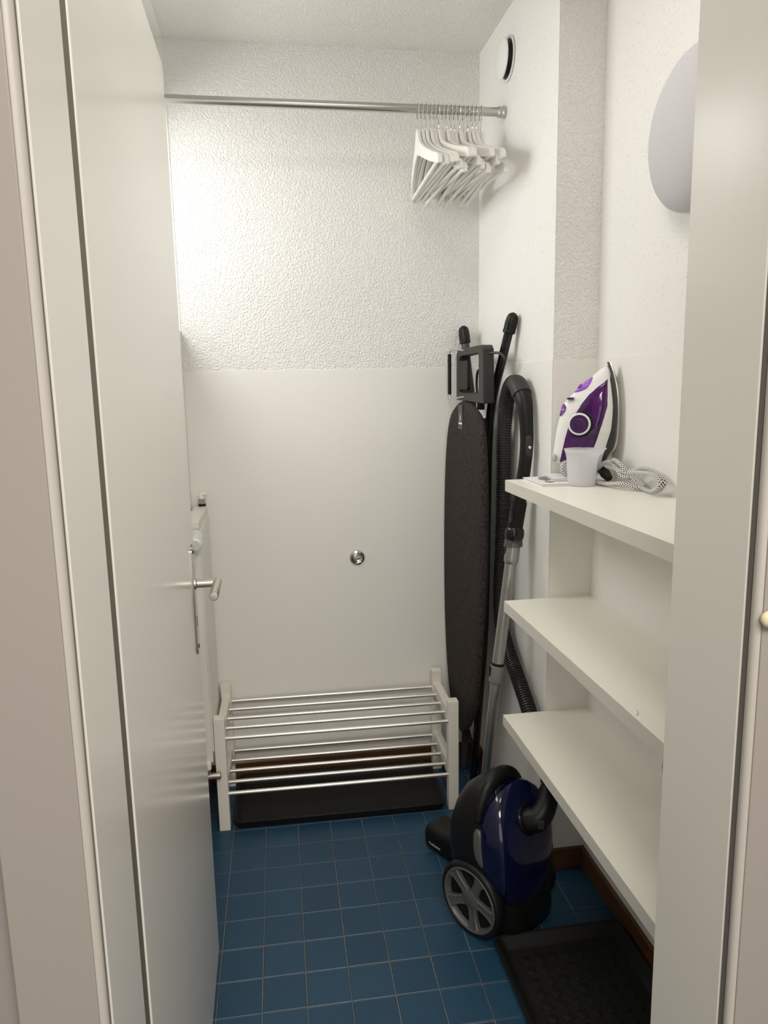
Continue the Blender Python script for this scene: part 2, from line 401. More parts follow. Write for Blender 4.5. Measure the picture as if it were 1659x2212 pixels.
# left wall with the window opening
WY0, WY1, WZ0, WZ1 = -0.38, 0.4235, 1.59, 2.462
m_ = MB()
m_.box(XL-0.22, XL, YD1, WY0, -0.05, ZC+0.05); m_.box(XL-0.22, XL, WY1, YB, -0.05, ZC+0.05)
m_.box(XL-0.22, XL, WY0, WY1, -0.05, WZ0); m_.box(XL-0.22, XL, WY0, WY1, WZ1, ZC+0.05)
struct(m_.build('wall_left', M['wall']), 'left wall with the radiator and a small window behind the door')
# window: frame and pane
win = thing('window_1', 'small white framed window in the left wall above the radiator', None, (XL-0.15, 0, 0), kind='structure')
del_ = MB(); fx0, fx1 = -0.03, 0.03; fw = 0.080
GZ0, GZ1, GY0, GY1 = 1.69, 2.22, WY0+fw, WY1-fw-0.01
del_.box(fx0, fx1, WY0, GY0, WZ0, WZ1).box(fx0, fx1, GY1, WY1, WZ0, WZ1).box(fx0, fx1, GY0, GY1, WZ0, GZ0).box(fx0, fx1, GY0, GY1, GZ1, WZ1)
del_.build('frame', M['plasticw'], win)
MB().box(-0.003, 0.003, GY0, GY1, GZ0, GZ1).build('pane', M['pane'], win)
# ceiling (closet and hall)
struct(MB().box(-1.4, 2.0, -5.2, YB+0.15, ZC, ZC+0.1).build('ceiling', M['ceiling']), 'white plastered ceiling')
# wall with the doorway
m_ = MB()
m_.box(-1.4, XJL-0.045, YD0+0.012, YD1, -0.05, ZC+0.05); m_.box(XJR+0.045, 2.0, YD0+0.012, YD1, -0.05, ZC+0.05)
m_.box(XJL-0.045, XJR+0.045, YD0+0.012, YD1, 2.115, ZC+0.05)
struct(m_.build('wall_front', M['hall']), 'wall around the doorway seen from the hall')
# hall walls, open towards the bright room behind the camera
struct(MB().box(-1.4, -1.3, -5.2, YD0+0.012, -0.05, ZC+0.05).build('wall_hall_left', M['hall']), 'left hall wall outside the frame')
struct(MB().box(1.6, 1.7, -5.2, YD0+0.012, -0.05, ZC+0.05).build('wall_hall_right', M['hall']), 'right hall wall outside the frame')

# ------------------------------------------------------------------ floor: grout bed and single tiles
TH = -0.012083; SP = 0.1031
fl = MB().box(-1.4, 2.0, -5.2, YB+0.1, -0.06, -0.0022).build('floor', M['grout']); struct(fl, 'floor of square blue tiles with pale grout')
def tile_mesh(poly, name='tile'):
    b = MB(); n = len(poly); inset = 0.0012
    cx = sum(p[0] for p in poly)/n; cy = sum(p[1] for p in poly)/n
    def sh(p, k): return (p[0]+(cx-p[0])*k, p[1]+(cy-p[1])*k)
    k = inset/0.05
    b.rings([[(p[0], p[1], -0.006) for p in poly], [(p[0], p[1], -0.0012) for p in poly], [(*sh(p, k), 0.0) for p in poly]], cap0=False)
    me = b.mesh(name); bb = bmesh.new(); bb.from_mesh(me); bmesh.ops.recalc_face_normals(bb, faces=bb.faces); bb.to_mesh(me); bb.free()
    me.materials.append(M['tile']); return me
def clip(poly, ax, val, keep_less):
    out = []
    for i in range(len(poly)):
        a, b = poly[i], poly[(i+1) % len(poly)]
        ia = (a[ax] <= val) == keep_less or a[ax] == val; ib = (b[ax] <= val) == keep_less or b[ax] == val
        if ia: out.append(a)
        if ia != ib:
            t = (val-a[ax])/(b[ax]-a[ax]); out.append((a[0]+(b[0]-a[0])*t, a[1]+(b[1]-a[1])*t))
    return out
hw = 0.0502
full = tile_mesh([(-hw, -hw), (hw, -hw), (hw, hw), (-hw, hw)])
cT, sT = math.cos(TH), math.sin(TH)
for i in range(-3, 11):
    for j in range(-15, 6):
        a, b = (i+0.5)*SP, (j+0.5)*SP
        # the tile grid sits 0.7 degrees off the walls
        x, y = a*cT - b*sT, a*sT + b*cT
        jit = random.uniform(-0.0006, 0.0006)
        corners = []
        for (p, q) in ((-hw, -hw), (hw, -hw), (hw, hw), (-hw, hw)):
            corners.append((x + p*cT - q*sT, y + p*sT + q*cT))
        xs = [c[0] for c in corners]; ys = [c[1] for c in corners]
        if max(xs) < XL+0.004 or min(xs) > XB-0.004 or min(ys) > YB-0.004 or max(ys) < -1.45: continue
        if min(xs) > XA-0.004 and min(ys) > YP-0.004: continue
        inside = min(xs) >= XL and max(xs) <= XB and max(ys) <= YB and not (max(xs) > XA and max(ys) > YP)
        if inside:
            t = bpy.data.objects.new('tile', full); t.location = (x+jit, y+jit, random.uniform(-0.0003, 0.0002)); t.rotation_euler = (0, 0, TH)
        else:
            pl = clip(clip(clip(corners, 0, XL, False), 0, XB, True), 1, YB, True)
            if max(xs) > XA and min(ys) > YP-0.004: pl = clip(pl, 0, XA, True)
            elif min(xs) > XA-0.004 and max(ys) > YP: pl = clip(pl, 1, YP, True)
            if len(pl) < 3: continue
            cx = sum(p[0] for p in pl)/len(pl); cy = sum(p[1] for p in pl)/len(pl)
            t = bpy.data.objects.new('tile', tile_mesh([(p[0]-cx, p[1]-cy) for p in pl])); t.location = (cx, cy, random.uniform(-0.0003, 0.0002))
        COL.objects.link(t); t.parent = fl

# ------------------------------------------------------------------ skirting boards
BH, BT = 0.066, 0.012
def skirt(name, x0, x1, y0, y1, label):
    struct(MB().box(x0, x1, y0, y1, 0.0, BH).build(name, M['wood'], bevel=0.004), label)
skirt('baseboard_back', XL, XA, YB-BT, YB, 'brown wooden skirting along the back wall')
skirt('baseboard_right', XA-BT, XA, YP-BT, YB-BT, 'brown wooden skirting along the side of the pier')
skirt('baseboard_front', XA, XB, YP-BT, YP, 'short brown wooden skirting on the face of the pier')
skirt('baseboard_alcove', XB-BT, XB, YD1, YP-BT, 'brown wooden skirting below the shelves')
skirt('baseboard_left', XL, XL+BT, YD1, YB-BT, 'brown wooden skirting along the left wall')

# ------------------------------------------------------------------ door frame (trims) and door leaf
def jamb(name, side, label):
    """side=-1 left, +1 right: lining, groove, rounded bead and casing"""
    X = XJL if side < 0 else XJR
    def bx(b, x0, x1, y0, y1, z0=0.0, z1=2.09):
        xa, xb = X + side*x0, X + side*x1
        return b.box(min(xa, xb), max(xa, xb), y0, y1, z0, z1)
    root = thing(name, label, None, (0, 0, 0), kind='structure')
    bx(MB(), 0.0, 0.045, -1.4220, YD1+0.003).build('jamb_lining', M['paint'], root, bevel=0.0004)
    bx(MB(), 0.0022, 0.040, -1.4300, -1.4215).build('groove', M['grooveshade'], root)  # dark strip standing in for shade inside the groove
    xc = X + side*0.0065
    b = MB(); b.lathe([(0.0065, 0), (0.0065, 2.09)], (xc, -1.4362, 0.0), (0, 0, 1), 20)
    b.build('bead', M['beadpaint'], root, smooth=40)
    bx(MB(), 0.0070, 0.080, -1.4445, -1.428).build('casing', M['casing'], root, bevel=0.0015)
    return root
tl = jamb('trim_1', -1, 'left jamb and casing of the doorway with a rounded bead')
tr = jamb('trim_2', 1, 'right jamb and casing of the doorway with a rounded bead')
b = MB().box(XJL-0.045, XJR+0.045, -1.43, YD1+0.003, 2.075, 2.12)
struct(b.build('trim_3', M['paint'], bevel=0.0015), 'head lining of the doorway')
MB().box(XJL-0.05, XJL-0.0025, -1.2822, -1.2452, 0.0, 2.06).build('seal', M['seal'], tl)

door = thing('door_1', 'white door leaf standing open against the left wall', None, (XJL, -1.245, 0), kind='structure')
LY0, LY1 = 0.0, 0.829
MB().prism([(LY0, 0.012), (LY1, 0.012), (LY1, 2.05), (LY1-0.008, 2.060), (LY0, 2.060)], 'x', -0.040, 0.0).build('leaf', M['paint'], door, bevel=0.0025)
# long plate with rounded ends, lever, keyhole
py, pz0, pz1, pw = -0.466+1.245, 0.812, 1.066, 0.0215
pl = []
for k in range(13):
    a = PI*k/12; pl.append((py+pw*math.cos(a), pz1-pw+pw*math.sin(a)))
for k in range(13):
    a = PI+PI*k/12; pl.append((py+pw*math.cos(a), pz0+pw+pw*math.sin(a)))
plate = MB().prism(pl, 'x', -0.001, 0.0035).build('handle_plate', M['platemetal'], door, bevel=0.0008)
for z in (pz0+0.018, pz1-0.018):
    MB().lathe([(0.0045, 0.0), (0.0045, 0.0012), (0.003, 0.0018)], (0.0034, py, z), (1, 0, 0), 16).build('screw', M['darkgrey'], plate, smooth=40)
MB().box(0.0034, 0.0039, py-0.0025, py+0.0025, 0.876, 0.900).build('keyhole', M['black'], plate)
lev = MB(); lz = 0.976
lev.lathe([(0.0125, 0.0), (0.0125, 0.004), (0.0095, 0.006), (0.0095, 0.047)], (0.003, py-0.004, lz), (1, 0, 0), 24)
lev.build('handle_neck', M['nickel'], door, smooth=40)
lev = MB().lathe([(0.0085, -0.012), (0.0098, -0.0105), (0.0098, 0.1125), (0.0085, 0.1145), (0.0, 0.1150)], (0.0525, py-0.004, lz), (0, -1, 0), 28)
lev.build('lever', M['nickel'], door, smooth=40)

# cream peg on the right casing
r_ = thing('peg_knob', 'small round cream peg knob on the right door casing', 'knob', (0.6675, -1.4444, 1.159))
MB().lathe([(0.0045, 0.0), (0.0045, 0.002)], (0, 0, 0), (0, -1, 0), 16).build('stem', M['cream'], r_, smooth=40)
MB().lathe([(0.004, 0.0005), (0.0080, 0.0015), (0.0092, 0.0040), (0.0082, 0.0072), (0.0052, 0.0092), (0.0, 0.0100)], (0, 0, 0), (0, -1, 0), 24).build('knob_head', M['cream'], r_, smooth=True)

# ------------------------------------------------------------------ three wall shelves
SY0 = -1.20
for nm, z, lab in (('wall_shelf', 1.153, 'top white alcove shelf with the steam iron on it'),
                   ('wall_shelf', 0.823, 'middle white alcove shelf, empty but for a stray hair'),
                   ('wall_shelf', 0.494, 'bottom white alcove shelf, empty, above the vacuum cleaner')):
    o = MB().box(0.780, XB-0.0005, SY0, YP-0.0005-(PT if z > 1.46 else 0), z-0.030, z).build(nm, M['shelf'], bevel=0.0012)
    MB().box(0.7788, 0.7802, SY0, YP-0.001, z-0.0296, z-0.0004).build('shaded_edge', M['edgeshade'], o)  # front strip that carries the painted shade
    tag(o, lab, 'shelf', 'white shelves in the alcove')
# round grey wall plate between the lower shelves
r_ = thing('wall_plate', 'round grey cover plate on the alcove wall between the lower shelves', 'cover plate', (XB-0.0018, -0.708, 0.5375))
MB().lathe([(0.042, 0.0), (0.042, 0.004), (0.039, 0.0065), (0.0, 0.0075)], (0, 0, 0), (-1, 0, 0), 40).build('plate', M['plategrey'], r_, smooth=40)
MB().lathe([(0.006, 0.0), (0.006, 0.0095), (0.0, 0.0098)], (0, 0, 0), (-1, 0, 0), 16).build('screw', M['nickel'], r_, smooth=40)

# ------------------------------------------------------------------ radiator
rad = thing('radiator', 'tall narrow white panel radiator on the left wall behind the door', 'radiator', (-0.0665, 0.255, 0.25))
RZ = 0.766
b = MB().box(-0.0225, 0.0185, -0.163, 0.163, 0.0, RZ)
b.build('panel', M['radiator'], rad, bevel=0.002)
for k in range(9):
    y = -0.140 + 0.035*k
    MB().box(0.0180, 0.0225, y-0.0125, y+0.0125, 0.03, RZ-0.03).build('flute', M['radiator'], rad, bevel=0.003)
for y in (-0.10, 0.07): MB().box(-0.0310, -0.0225, y, y+0.03, 0.60, 0.66).build('bracket', M['radiator'], rad)
# air vent at the far top corner
vt = MB().lathe([(0.0125, 0.0), (0.0125, 0.008)], (0.004, 0.147, RZ), (0, 0, 1), 16).build('vent_washer', M['black'], rad, smooth=40)
MB().lathe([(0.012, 0.008), (0.012, 0.024), (0.009, 0.026)], (0.004, 0.147, RZ), (0, 0, 1), 6).build('vent_nut', M['nickel'], rad)
MB().tube([(0.004, 0.147, RZ+0.025), (0.004, 0.147, RZ+0.036), (0.008, 0.145, RZ+0.041), (0.022, 0.138, RZ+0.042)], [0.0095, 0.0095, 0.007, 0.004], 12, 5).build('vent_elbow', M['plasticw'], rad, smooth=40)
# thermostat head at the near end
hx, hz = 0.010, 0.735
MB().lathe([(0.014, 0.0), (0.0165, 0.006), (0.0165, 0.014)], (hx, -0.163, hz), (0, -1, -0.35), 20).build('valve_body', M['nickel'], rad, smooth=40)
hd = MB()
pr = [(0.0195, 0.014), (0.0215, 0.018)]
for k in range(5): pr += [(0.0220, 0.020+k*0.010), (0.0140, 0.0205+k*0.010), (0.0140, 0.0255+k*0.010), (0.0220, 0.026+k*0.010)]
pr += [(0.021, 0.070), (0.017, 0.075), (0.0, 0.076)]
hd.lathe(pr, (hx, -0.163, hz), (0, -1, -0.35), 24).build('thermostat_head', M['plasticw'], rad, smooth=30)
MB().lathe([(0.0155, 0.019), (0.0155, 0.068)], (hx, -0.163, hz), (0, -1, -0.35), 24).build('thermostat_core', M['charcoal'], rad, smooth=40)
# return valve at the near bottom corner
MB().lathe([(0.011, 0.0), (0.0125, -0.004), (0.0125, -0.020), (0.010, -0.021)], (0.0, -0.166, 0.002), (0, 0, 1), 20).build('valve_collar', M['plasticw'], rad, smooth=40)
MB().tube([(0.0, -0.166, -0.018), (0.0, -0.166, -0.034), (0.006, -0.166, -0.042)], 0.0085, 14, 4).build('valve_neck', M['nickel'], rad, smooth=40)
MB().lathe([(0.010, -0.03), (0.0105, 0.012), (0.0105, 0.022), (0.0118, 0.0225), (0.0118, 0.034), (0.010, 0.036), (0.0, 0.036)], (0.004, -0.166, -0.044), (1, 0, 0), 24).build('valve_cap', M['nickel'], rad, smooth=40)
MB().cyl((-0.015, -0.166, -0.044), (-0.015, -0.166, -0.2495), 0.0075, 12).build('pipe', M['radiator'], rad, smooth=40)

# ------------------------------------------------------------------ chrome cap on the back wall
r_ = thing('drain_cap', 'round chrome cap with a crossbar on the back wall', 'cap', (0.460, YB, 0.804))
MB().lathe([(0.0285, 0.0), (0.0285, 0.002), (0.025, 0.0075), (0.0195, 0.0095), (0.0175, 0.0085), (0.0150, 0.004), (0.0, 0.0035)], (0, 0, 0), (0, -1, 0), 48).build('rosette', M['chrome'], r_, smooth=35)
MB().lathe([(0.0125, 0.003), (0.0125, 0.0085), (0.0115, 0.0095), (0.0105, 0.0085), (0.0100, 0.005), (0.0, 0.005)], (0, 0, 0), (0, -1, 0), 32).build('inner_ring', M['chrome'], r_, smooth=35)
MB().box(-0.0105, 0.0105, -0.010, -0.003, -0.0028, 0.0028).build('crossbar', M['chrome'], r_, bevel=0.001)

# ------------------------------------------------------------------ air vent on the pier, wall lamp
r_ = thing('air_vent', 'round white disc air vent high on the pier wall', 'vent', (XA-PT, 0.125, 2.328))
MB().lathe([(0.058, 0.0), (0.060, 0.003), (0.052, 0.004), (0.050, 0.001)], (0, 0, 0), (-1, 0, 0), 48, cap1=False).build('wall_ring', M['plasticw'], r_, smooth=40)
MB().lathe([(0.050, 0.0015), (0.047, 0.006), (0.046, 0.018)], (0, 0, 0), (-1, 0, 0), 40).build('throat', M['black'], r_, smooth=40)
MB().lathe([(0.044, 0.016), (0.0535, 0.018), (0.0545, 0.021), (0.052, 0.024), (0.035, 0.0265), (0.0, 0.028)], (0, 0, 0), (-1, 0, 0), 48).build('disc', M['plasticw'], r_, smooth=40)
r_ = thing('wall_lamp', 'large round opal wall lamp, unlit, above the top shelf', 'lamp', (XB-PT, -0.705, 1.877))
MB().lathe([(0.120, 0.0), (0.120, 0.022)], (0, 0, 0), (-1, 0, 0), 48).build('base', M['plasticw'], r_, smooth=40)
pr = [(0.135, 0.012), (0.146, 0.016)]
for k in range(9):
    a = 0.5*PI*k/8; pr.append((0.150*math.cos(a*0.98)+0.0, 0.024+0.050*math.sin(a)))
MB().lathe(pr, (0, 0, 0), (-1, 0, 0), 64).build('shade', M['opal'], r_, smooth=60)

# ------------------------------------------------------------------ clothes rail and hangers
RY, RZr, RR = 0.154, 2.195, 0.0125
r_ = thing('clothes_rail', 'brushed steel clothes rail spanning the closet', 'rail', (0.4, RY, RZr))
MB().lathe([(RR, 0), (RR, XA-PT-XL-0.004)], (XL+0.002-0.4, 0, 0), (1, 0, 0), 32).build('tube', M['steel'], r_, smooth=40)
for nm, x, d in (('end_cap', XA-PT-0.4, -1), ('end_cap', XL-0.4, 1)):
    MB().lathe([(0.0165, 0.0), (0.0165, 0.008), (0.0145, 0.0095), (0.0145, 0.015), (0.0155, 0.016), (0.0155, 0.021), (0.0135, 0.0225)], (x, 0, 0), (d, 0, 0), 32).build(nm, M['steel'], r_, smooth=30)

def hanger_meshes():
    k = MB()
    top = [(0.0, -0.058), (0.013, -0.058), (0.0170, -0.066), (0.0225, -0.082), (0.036, -0.098), (0.060, -0.114), (0.100, -0.135), (0.145, -0.156), (0.176, -0.1695), (0.1785, -0.1730), (0.1815, -0.1715), (0.196, -0.177), (0.209, -0.184), (0.214, -0.192)]
    bot = [(0.215, -0.208), (0.204, -0.210), (0.200, -0.206), (0.186, -0.201), (0.150, -0.188), (0.110, -0.171), (0.070, -0.154), (0.035, -0.139), (0.0, -0.128)]
    right = top[1:] + bot[:-1]
    out = right + [bot[-1]] + [(-a, z) for a, z in reversed(right)] + [top[0]]
    # strip between matching top and bottom stations keeps the flat faces clean
    def sample(pl, t):
        L = [0]
        for i in range(len(pl)-1): L.append(L[-1]+math.dist(pl[i], pl[i+1]))
        s_ = t*L[-1]
        for i in range(len(pl)-1):
            if s_ <= L[i+1]+1e-9:
                f = (s_-L[i])/(L[i+1]-L[i]); return (pl[i][0]+(pl[i+1][0]-pl[i][0])*f, pl[i][1]+(pl[i+1][1]-pl[i][1])*f)
        return pl[-1]
    tp = top; bt = list(reversed(bot))
    N = 26; stat = []
    for i in range(N+1):
        a = sample(tp, i/N); b = sample(bt, i/N); stat.append((a, b))
    stat = [((-a[0], a[1]), (-b[0], b[1])) for a, b in reversed(stat[1:])] + stat
    def X(y): return 0.020*(abs(y)/0.215)**2
    rings = []
    for (a, b) in stat:
        h = 0.0050 + 0.0010*(abs(a[0])/0.21)
        r = 0.0016
        rings.append([(X(a[0])-h+r, a[0], a[1]), (X(a[0])+h-r, a[0], a[1]), (X(a[0])+h, a[0], a[1]-r), (X(b[0])+h, b[0], b[1]+r), (X(b[0])+h-r, b[0], b[1]), (X(b[0])-h+r, b[0], b[1]), (X(b[0])-h, b[0], b[1]+r), (X(a[0])-h, a[0], a[1]-r)])
    k.rings(rings)
    wood = k.mesh('shoulder'); wood.materials.append(M['hanger'])
    k2 = MB().tube([(0.017, -0.196, -0.200), (0.0165, 0.0, -0.200), (0.017, 0.196, -0.200)], 0.0056, 12, 1, smooth=False)
    bar = k2.mesh('bar'); bar.materials.append(M['hanger'])
    rr = RR+0.0022; pts = [(0, 0, -0.062), (0, 0, -0.048), (0, -0.003, -0.032), (0, -rr*0.86, -rr*0.9)]
    for i in range(8):
        a = R(200) - R(200)*i/7
        pts.append((0, rr*math.cos(a)*1.05, rr*math.sin(a) if i else rr*math.sin(a)))
    pts += [(0, rr*1.02, -0.010), (0, rr*1.05, -0.019)]
    h = MB().tube(pts, 0.0015, 8, 4)
    h.lathe([(0.0, -0.0028), (0.002, -0.002), (0.0028, 0), (0.002, 0.002), (0.0, 0.0028)], (0, rr*1.05, -0.020), (0, 0, 1), 8)
    hook = h.mesh('hook'); hook.materials.append(M['chrome'])
    for me in (wood, bar, hook):
        b = bmesh.new(); b.from_mesh(me); bmesh.ops.recalc_face_normals(b, faces=b.faces); b.to_mesh(me); b.free(); me.shade_smooth(); me.set_sharp_from_angle(angle=R(35))
    return wood, bar, hook
HM = hanger_meshes()
HX = [(0.640, -1.5, -0.7), (0.652, 0.5, 0), (0.664, 1.0, -1.0), (0.678, 0.5, -1.5), (0.690, 1.5, 2.0), (0.701, 3.5, -4.5), (0.715, -2.0, 4.0), (0.726, 0.0, -4.5),
      (0.739, 1.0, 0), (0.751, 1.0, 2.0), (0.764, 3.0, -4.8), (0.778, -1.0, 4.2), (0.790, 1.5, -0.7), (0.803, 0.0, -3.7), (0.815, -2.0, -4.3), (0.830, -2.0, 3.8)]
ORD = ['leftmost', 'second', 'third', 'fourth', 'fifth', 'sixth', 'seventh', 'eighth', 'ninth', 'tenth', 'eleventh', 'twelfth', 'thirteenth', 'fourteenth', 'fifteenth', 'rightmost']
proto = None
for k, (x, th, tilt) in enumerate(HX):
    lab = ('white wooden hanger, leftmost on the steel clothes rail' if k == 0 else
           'white wooden hanger, rightmost on the rail, nearest the pier wall' if k == 15 else
           'white wooden hanger, %s from the left on the steel clothes rail' % ORD[k])
    root = thing('clothes_hanger', lab, 'hanger', (x, RY, RZr), 'white hangers on the clothes rail')
    root.rotation_euler = (R(tilt), 0, R(th))
    if proto is None:
        for nm, me in zip(('shoulder', 'bar', 'hook'), HM):
            c = bpy.data.objects.new(nm, me); COL.objects.link(c); c.parent = root
        proto = root
    else:
        for ch in list(proto.children):
            c = ch.copy(); COL.objects.link(c); c.parent = root

# ------------------------------------------------------------------ shoe rack
rk = thing('shoe_rack', 'low white shoe rack with two tiers of metal rods', 'shoe rack', (-0.043, 0.1104, 0))
rk.rotation_euler = (0, 0, R(-1.4))
RW, RD, RH, PW = 0.786, 0.302, 0.383, 0.034
for (x, y) in ((0, 0), (RW-PW, 0), (0, RD-PW), (RW-PW, RD-PW)):
    MB().box(x, x+PW, y, y+PW, 0, RH).build('post', M['rackwhite'], rk, bevel=0.0015)
for x in (0.004, RW-PW+0.004):
    for z in (0.318, 0.128):
        MB().box(x, x+PW-0.008, PW, RD-PW, z-0.022, z+0.022).build('side_rail', M['rackwhite'], rk, bevel=0.0015)
for z in (0.313, 0.124):
    for k in range(5):
        y = 0.006 + k*0.0708
        inpost = k in (0, 4)
        MB().cyl((PW-0.003 if inpost else PW-0.006, y+0.004, z), (RW-PW+(0.003 if inpost else 0.006), y+0.004, z), 0.0064, 14).build('rod', M['alu'], rk, smooth=40)

# ------------------------------------------------------------------ black boot trays
def tray(name, x0, x1, y0, y1, rot, label, studs=False):
    root = thing(name, label, 'boot tray', ((x0+x1)/2, (y0+y1)/2, 0), 'black boot trays'); root.rotation_euler = (0, 0, R(rot))
    W, D = (x1-x0)/2, (y1-y0)/2
    def rr(w, d, r, z):
        o = []
        for cx, cy, a0 in ((w-r, d-r, 0), (-w+r, d-r, 90), (-w+r, -d+r, 180), (w-r, -d+r, 270)):
            for k in range(7):
                a = R(a0+90*k/6); o.append((cx+r*math.cos(a), cy+r*math.sin(a), z))
        return o
    t = MB()
    t.rings([rr(W-0.012, D-0.012, 0.016, 0.0), rr(W-0.002, D-0.002, 0.022, 0.024), rr(W, D, 0.024, 0.0275), rr(W-0.001, D-0.001, 0.023, 0.030), rr(W-0.007, D-0.007, 0.018, 0.030),
             rr(W-0.010, D-0.010, 0.016, 0.027), rr(W-0.024, D-0.024, 0.012, 0.0075), rr(W-0.032, D-0.032, 0.010, 0.0055)])
    t.build('pan', M['rubber'], root, smooth=50)
    if studs:
        s = MB(); P = 0.0345; nx = int((2*W-0.10)/P); ny = int((2*D-0.10)/P)
        for i in range(nx+1):
            for j in range(ny+1):
                x = -nx*P/2 + i*P; y = -ny*P/2 + j*P
                s.lathe([(0.0130, 0.0050), (0.0122, 0.0073), (0.0100, 0.0081), (0.0, 0.0083)], (x, y, 0), (0, 0, 1), 16, cap0=False)
        so = s.build('studs', M['rubber'], root, smooth=40); so['kind'] = 'stuff'
    return root
tray('boot_tray', 0.004, 0.703, 0.094, 0.392, -1.4, 'smooth black boot tray beneath the shoe rack')
tray('boot_tray', 0.672, 1.010, -1.235, -0.515, 0.3, 'black studded boot tray on the floor below the shelves', True)

# ------------------------------------------------------------------ ironing board
ib = thing('ironing_board', 'folded ironing board with charcoal cover standing in the back corner', 'ironing board', (0.82, 0.20, 0)); W_ = rel(ib)
BO = [(0.250, 1.345), (0.305, 1.325), (0.340, 1.290), (0.370, 1.220), (0.392, 1.10), (0.405, 0.95), (0.409, 0.80), (0.407, 0.65), (0.395, 0.50), (0.368, 0.36), (0.325, 0.255), (0.285, 0.215), (0.240, 0.200),
      (0.190, 0.215), (0.135, 0.265), (0.085, 0.345), (0.050, 0.45), (0.025, 0.60), (0.008, 0.75), (-0.002, 0.90), (-0.008, 1.05), (-0.006, 1.17), (0.004, 1.25), (0.025, 1.300), (0.060, 1.328), (0.120, 1.345), (0.190, 1.350)]
# smooth the outline
def chaikin(pl, n=2):
    for _ in range(n):
        q = []
        for i in range(len(pl)):
            a, b = pl[i], pl[(i+1) % len(pl)]
            q += [(a[0]*.75+b[0]*.25, a[1]*.75+b[1]*.25), (a[0]*.25+b[0]*.75, a[1]*.25+b[1]*.75)]
        pl = q
    return pl
bx_ = lambda y: 0.790 - 0.045*y
bm_ = lambda a, b, w_: W_((bx_(a)-w_+0.010, a, b))
MB().pillow(chaikin(BO, 1), bm_, 0.013, 0.014, rings=7, p=7.0).build('cover', M['fabric'], ib, smooth=True)
lab = MB()
def face(y, z, out=0.0): return W_((bx_(y)-0.0032-out, y, z))
def strip(b, ys, zs, out=0.0, th=0.0006):
    vs = [face(ys[0], zs[0], out), face(ys[1], zs[0], out), face(ys[1], zs[1], out), face(ys[0], zs[1], out)]
    vs += [(v[0]-th, v[1], v[2]) for v in vs]
    return b.add(vs, [(0,1,2,3),(7,6,5,4),(0,4,5,1),(1,5,6,2),(2,6,7,3),(3,7,4,0)])
lo = strip(MB(), (0.175, 0.218), (1.262, 1.338)).build('label_strap', M['labelgrey'], ib)
strip(MB(), (0.178, 0.214), (1.277, 1.283), 0.0006, 0.0003).build('label_text', M['white_print'], lo)
d_ = MB(); pts = [(0.197, 1.312), (0.200, 1.300), (0.201, 1.292), (0.197, 1.288), (0.193, 1.292), (0.194, 1.300)]
vs = [face(y, z, 0.0006) for y, z in pts]; n_ = len(vs); vs += [(v[0]-0.0003, v[1], v[2]) for v in vs]
d_.add(vs, [list(range(n_)), list(range(2*n_-1, n_-1, -1))] + [(i, (i+1) % n_, n_+(i+1) % n_, n_+i) for i in range(n_)]).build('label_drop', M['white_print'], lo)
# steel underframe behind the cover
fr = MB(); fr.tube([W_(p) for p in ((0.818, 0.07, 1.30), (0.822, 0.04, 1.0), (0.822, 0.08, 0.5), (0.818, 0.18, 0.28))], 0.009, 10, 6)
fr.tube([W_(p) for p in ((0.806, 0.31, 1.26), (0.806, 0.36, 1.0), (0.806, 0.33, 0.5), (0.812, 0.24, 0.28))], 0.009, 10, 6)
fr.build('underframe', M['black'], ib, smooth=40)
# legs: near tube leans on the pier wall, far tube on the back wall
near = [(0.884, 0.003, 1.597), (0.876, 0.022, 1.545), (0.864, 0.050, 1.460), (0.856, 0.075, 1.400), (0.850, 0.100, 1.330), (0.848, 0.120, 1.22), (0.848, 0.135, 1.0), (0.846, 0.150, 0.60), (0.842, 0.200, 0.30), (0.838, 0.248, 0.010)]
far = [(0.842, 0.398, 1.592), (0.847, 0.392, 1.540), (0.850, 0.372, 1.460), (0.850, 0.335, 1.38), (0.848, 0.300, 1.30), (0.846, 0.270, 1.0), (0.842, 0.290, 0.60), (0.838, 0.320, 0.35), (0.833, 0.330, 0.20), (0.830, 0.345, 0.010)]
MB().tube([W_(p) for p in near], 0.0135, 14, 6).build('leg', M['blackgloss'], ib, smooth=40)
MB().tube([W_(p) for p in far], 0.0135, 14, 6).build('leg', M['darkgrey'], ib, smooth=40)
MB().tube([W_(p) for p in ((0.838, 0.330, 0.17), (0.846, 0.27, 0.10), (0.852, 0.215, 0.012))], 0.006, 10, 4).build('stay', M['black'], ib, smooth=40)
def foot_cap(p, q):
    p = Vector(p); d = (p-Vector(q)).normalized(); b = MB(); seg = 36
    e1 = d.cross(Vector((1, 0, 0))).normalized(); e2 = d.cross(e1); rings = []
    for h, r in ((-0.052, 0.0165), (-0.050, 0.0185), (-0.044, 0.0185), (-0.042, 0.0172), (-0.020, 0.0178), (-0.006, 0.0162), (0.002, 0.0125), (0.007, 0.006), (0.0085, 0.001)):
        ridge = 0.0008 if -0.043 < h < 0.004 else 0.0
        rings.append([W_(p + d*h + (e1*math.cos(2*PI*i/seg)+e2*math.sin(2*PI*i/seg))*(r + ridge*(1 if i % 4 < 2 else -1))) for i in range(seg)])
    b.rings(rings); return b.build('foot_cap', M['black'], ib, smooth=30)
foot_cap(near[0], near[1]); foot_cap(far[0], far[1])
